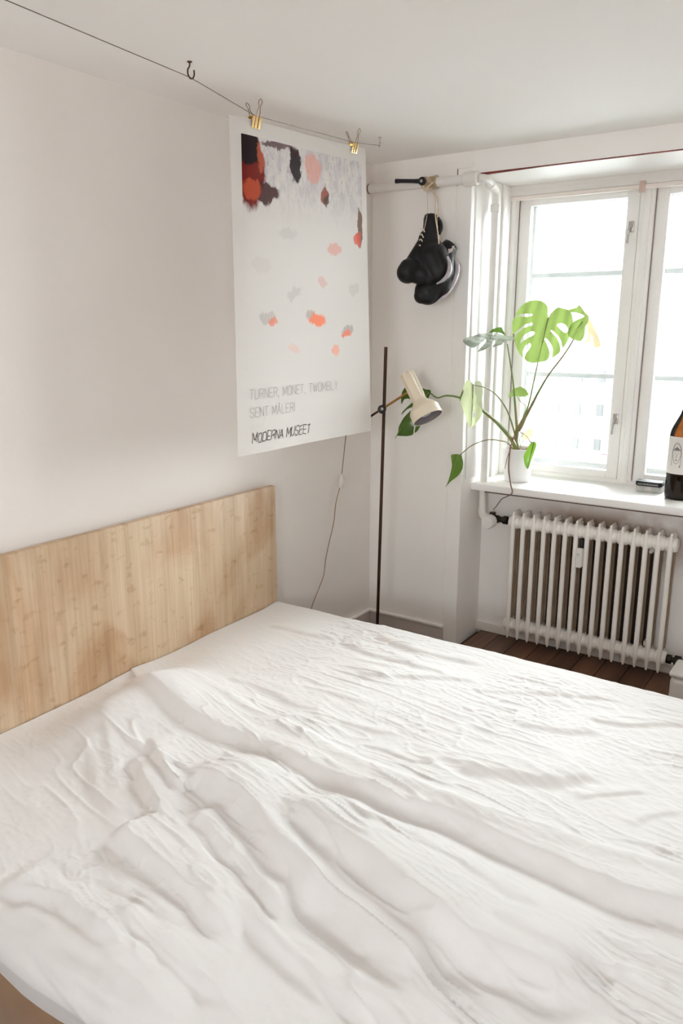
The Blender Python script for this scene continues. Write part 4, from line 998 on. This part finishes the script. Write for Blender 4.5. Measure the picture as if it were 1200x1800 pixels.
# label: curved sheet facing the room
LBL = mat('cream_label', (.80,.765,.725), .6)
la0 = math.atan2(CAM.y-btc.y, CAM.x-btc.x)
def lab_pt(a, z, r=.0587): return Vector((btc.x+r*math.cos(la0+a), btc.y+r*math.sin(la0+a), SILL_Z+z))
bm = B(); g = [[bm.verts.new(lab_pt(-1.75+3.5*i/36, z)) for z in (.112,.268)] for i in range(37)]
for i in range(36): bm.faces.new((g[i][0], g[i+1][0], g[i+1][1], g[i][1]))
lab = S('label_paper', bm, LBL, bt, 180)
def lab_strokes(lines, wdt):
    bm = B()
    for ln in lines:
        for (a, z), (a2, z2) in zip(ln[:-1], ln[1:]):
            da, dz = (a2-a)*.0587, z2-z; l = math.hypot(da, dz) or 1e-6; na, nz2 = -dz/l*wdt/2/.0587, da/l*wdt/2
            bm.faces.new([bm.verts.new(lab_pt(x, y, .0591)) for x, y in ((a+na,z+nz2),(a-na,z-nz2),(a2-na,z2-nz2),(a2+na,z2+nz2))])
    return bm
cA = -.42; cz = .196   # face centre on the label
def E_(rx, rz, a0, a1, n=18, ox=0, oz=0): return [(cA+ox+rx*math.cos(a0+(a1-a0)*i/n), cz+oz+rz*math.sin(a0+(a1-a0)*i/n)) for i in range(n+1)]
hair = [[(cA-.30+.03*i, cz+.032-.004*abs(i-10)*.4),(cA-.28+.028*i, cz+.018-.003*(i%3))] for i in range(20)]
obj('face_drawing', lab_strokes([E_(.26,.040,math.pi*1.02,math.pi*1.98), E_(.33,.048,-.25,math.pi+.25), E_(.30,.043,0,math.pi)]+hair+
    [[(cA-.17,cz+.004),(cA-.06,cz+.003)],[(cA+.06,cz+.003),(cA+.17,cz+.004)],[(cA+.01,cz+.0),(cA-.02,cz-.014),(cA+.03,cz-.015)],[(cA-.08,cz-.025),(cA,cz-.022),(cA+.08,cz-.025)],
     [(cA-.32,cz+.01),(cA-.35,cz-.05)],[(cA+.32,cz+.01),(cA+.30,cz-.055)]], .0016), mat('pencil_grey', (.20,.19,.19), .7), lab)
obj('lips_mark', lab_strokes([[(cA-.06,cz-.0245),(cA+.06,cz-.0245)]], .004), mat('lip_grey', (.42,.34,.33), .7), lab)
obj('ink_dot', lab_strokes([[(cA+.24,cz-.050),(cA+.30,cz-.052)]], .005), DK, lab)

tp = Vector((1.236, 3.555, SILL_Z))
tin = thing('small_tin', 'small flat rounded tin with a black lid on the window sill by the bottle', 'tin', tp)
def rbox(hx_, hy_, z0, z1, r_, bev=.003):
    pts = []
    for cx_, cy_, a0 in ((hx_-r_,hy_-r_,0),(-hx_+r_,hy_-r_,math.pi/2),(-hx_+r_,-hy_+r_,math.pi),(hx_-r_,-hy_+r_,math.pi*1.5)):
        for k_ in range(7): a = a0+k_*math.pi/12; pts.append(tp+Vector((cx_+r_*math.cos(a), cy_+r_*math.sin(a), z0)))
    bm = prism(B(), pts, (0,0,z1-z0))
    es = [e for e in bm.edges if abs(e.verts[0].co.z-e.verts[1].co.z) < 1e-6]
    bmesh.ops.bevel(bm, geom=es, offset=bev, segments=2, affect='EDGES'); return bm
S('tin_body', rbox(.056,.034,.0008,.027,.020), mat('tin_side', (.46,.47,.44), .4, .3, noise=((40,40,10),(.62,.58,.54),.4,.6)), tin, 40)
S('tin_lid', rbox(.0575,.0355,.027,.047,.021), mat('tin_black', (.012,.010,.011), .6), tin, 40)
b_ = B(); random.seed(3)
for i in range(13):
    x0 = tp.x-.043+i*.0066; z0 = tp.z+.0335
    box(b_, x0, x0+.0042, tp.y-.0360, tp.y-.0354, z0, z0+random.choice((.0045,.006,.005)))
obj('lid_lettering', b_, mat('silver_print', (.45,.44,.43), .5), tin)

# ================================================================== OUTSIDE
YO = 88.0
GZ = -15.5
gr = obj('street_ground', box(B(), -140, 160, 4.6, 200, GZ-.5, GZ), mat('street_paving', (.40,.40,.39), .9, noise=((.2,.2,.2),(.36,.36,.355),.4,.6))); struct(gr); gr.name = 'ground'
FAC = mat('grey_render_facade', (.125,.125,.123), .9, noise=((.3,.3,.3),(.115,.115,.113),.4,.6))
FWIN = mat('far_window_glass', (.062,.062,.062), .9, spec=.1)
FROOF = mat('far_roof', (.055,.051,.050), .9, spec=.1)
def building(label, x0, x1, y, zt, rows, cols, ww, wh, name='apartment_building'):
    t = thing(name, label, 'building', ((x0+x1)/2, y, GZ))
    obj('wall', box(B(), x0, x1, y, y+10, GZ, zt), FAC, t)
    obj('cornice', box(B(), x0-.2, x1+.2, y-.4, y, zt-.5, zt), FAC, t)
    rf = prism(B(), [(x0,y-.2,zt),(x0,y+10.2,zt),(x0,y+5,zt+3.2)], (x1-x0,0,0)); obj('roof', rf, FROOF if 'low' in label else FAC, t)
    sh = None
    for r in rows:
        for i in range(cols):
            cx_ = x0+(i+.5)*(x1-x0)/cols
            if sh is None:
                bm = B(); box(bm, -ww/2, ww/2, -.08, .08, -wh/2, wh/2); o = obj('window', bm, FWIN, None); sh = o.data
            else: o = bpy.data.objects.new('window', sh); col.objects.link(o)
            o.parent = t; o.location = Vector((cx_, y, r)) - Vector(t.location)
    return t
building('tall grey apartment house far across the street, straight outside the window', -62, -22, YO, 26, (-11.5,-7.6,-3.9), 16, .75, 1.25)
building('grey apartment house far outside, seen past the window mullion', -21, 12, YO-6, 24, (-10.4,-6.6,-4.4), 14, .9, .9)
building('low house with a dark roof beyond the bottle', -13.5, 6, 48, -10.2, (-12.2,), 9, 1.0, 1.0, 'low_house')
sg = thing('street_sign', 'tiny red shop sign far down in the street outside', 'sign', tuple(PY(1063,803,70)))
sg.location.z = GZ
sp_ = PY(1063,803,70)
obj('sign_board', box(B(), sp_.x-.35, sp_.x+.35, 69.95, 70.05, sp_.z-.28, sp_.z+.28), mat('sign_red', (.085,.012,.014), .8), sg)
obj('sign_post', box(B(), sp_.x-.06, sp_.x+.06, 69.97, 70.03, GZ, sp_.z-.28), mat('sign_grey', (.25,.25,.25), .6), sg)
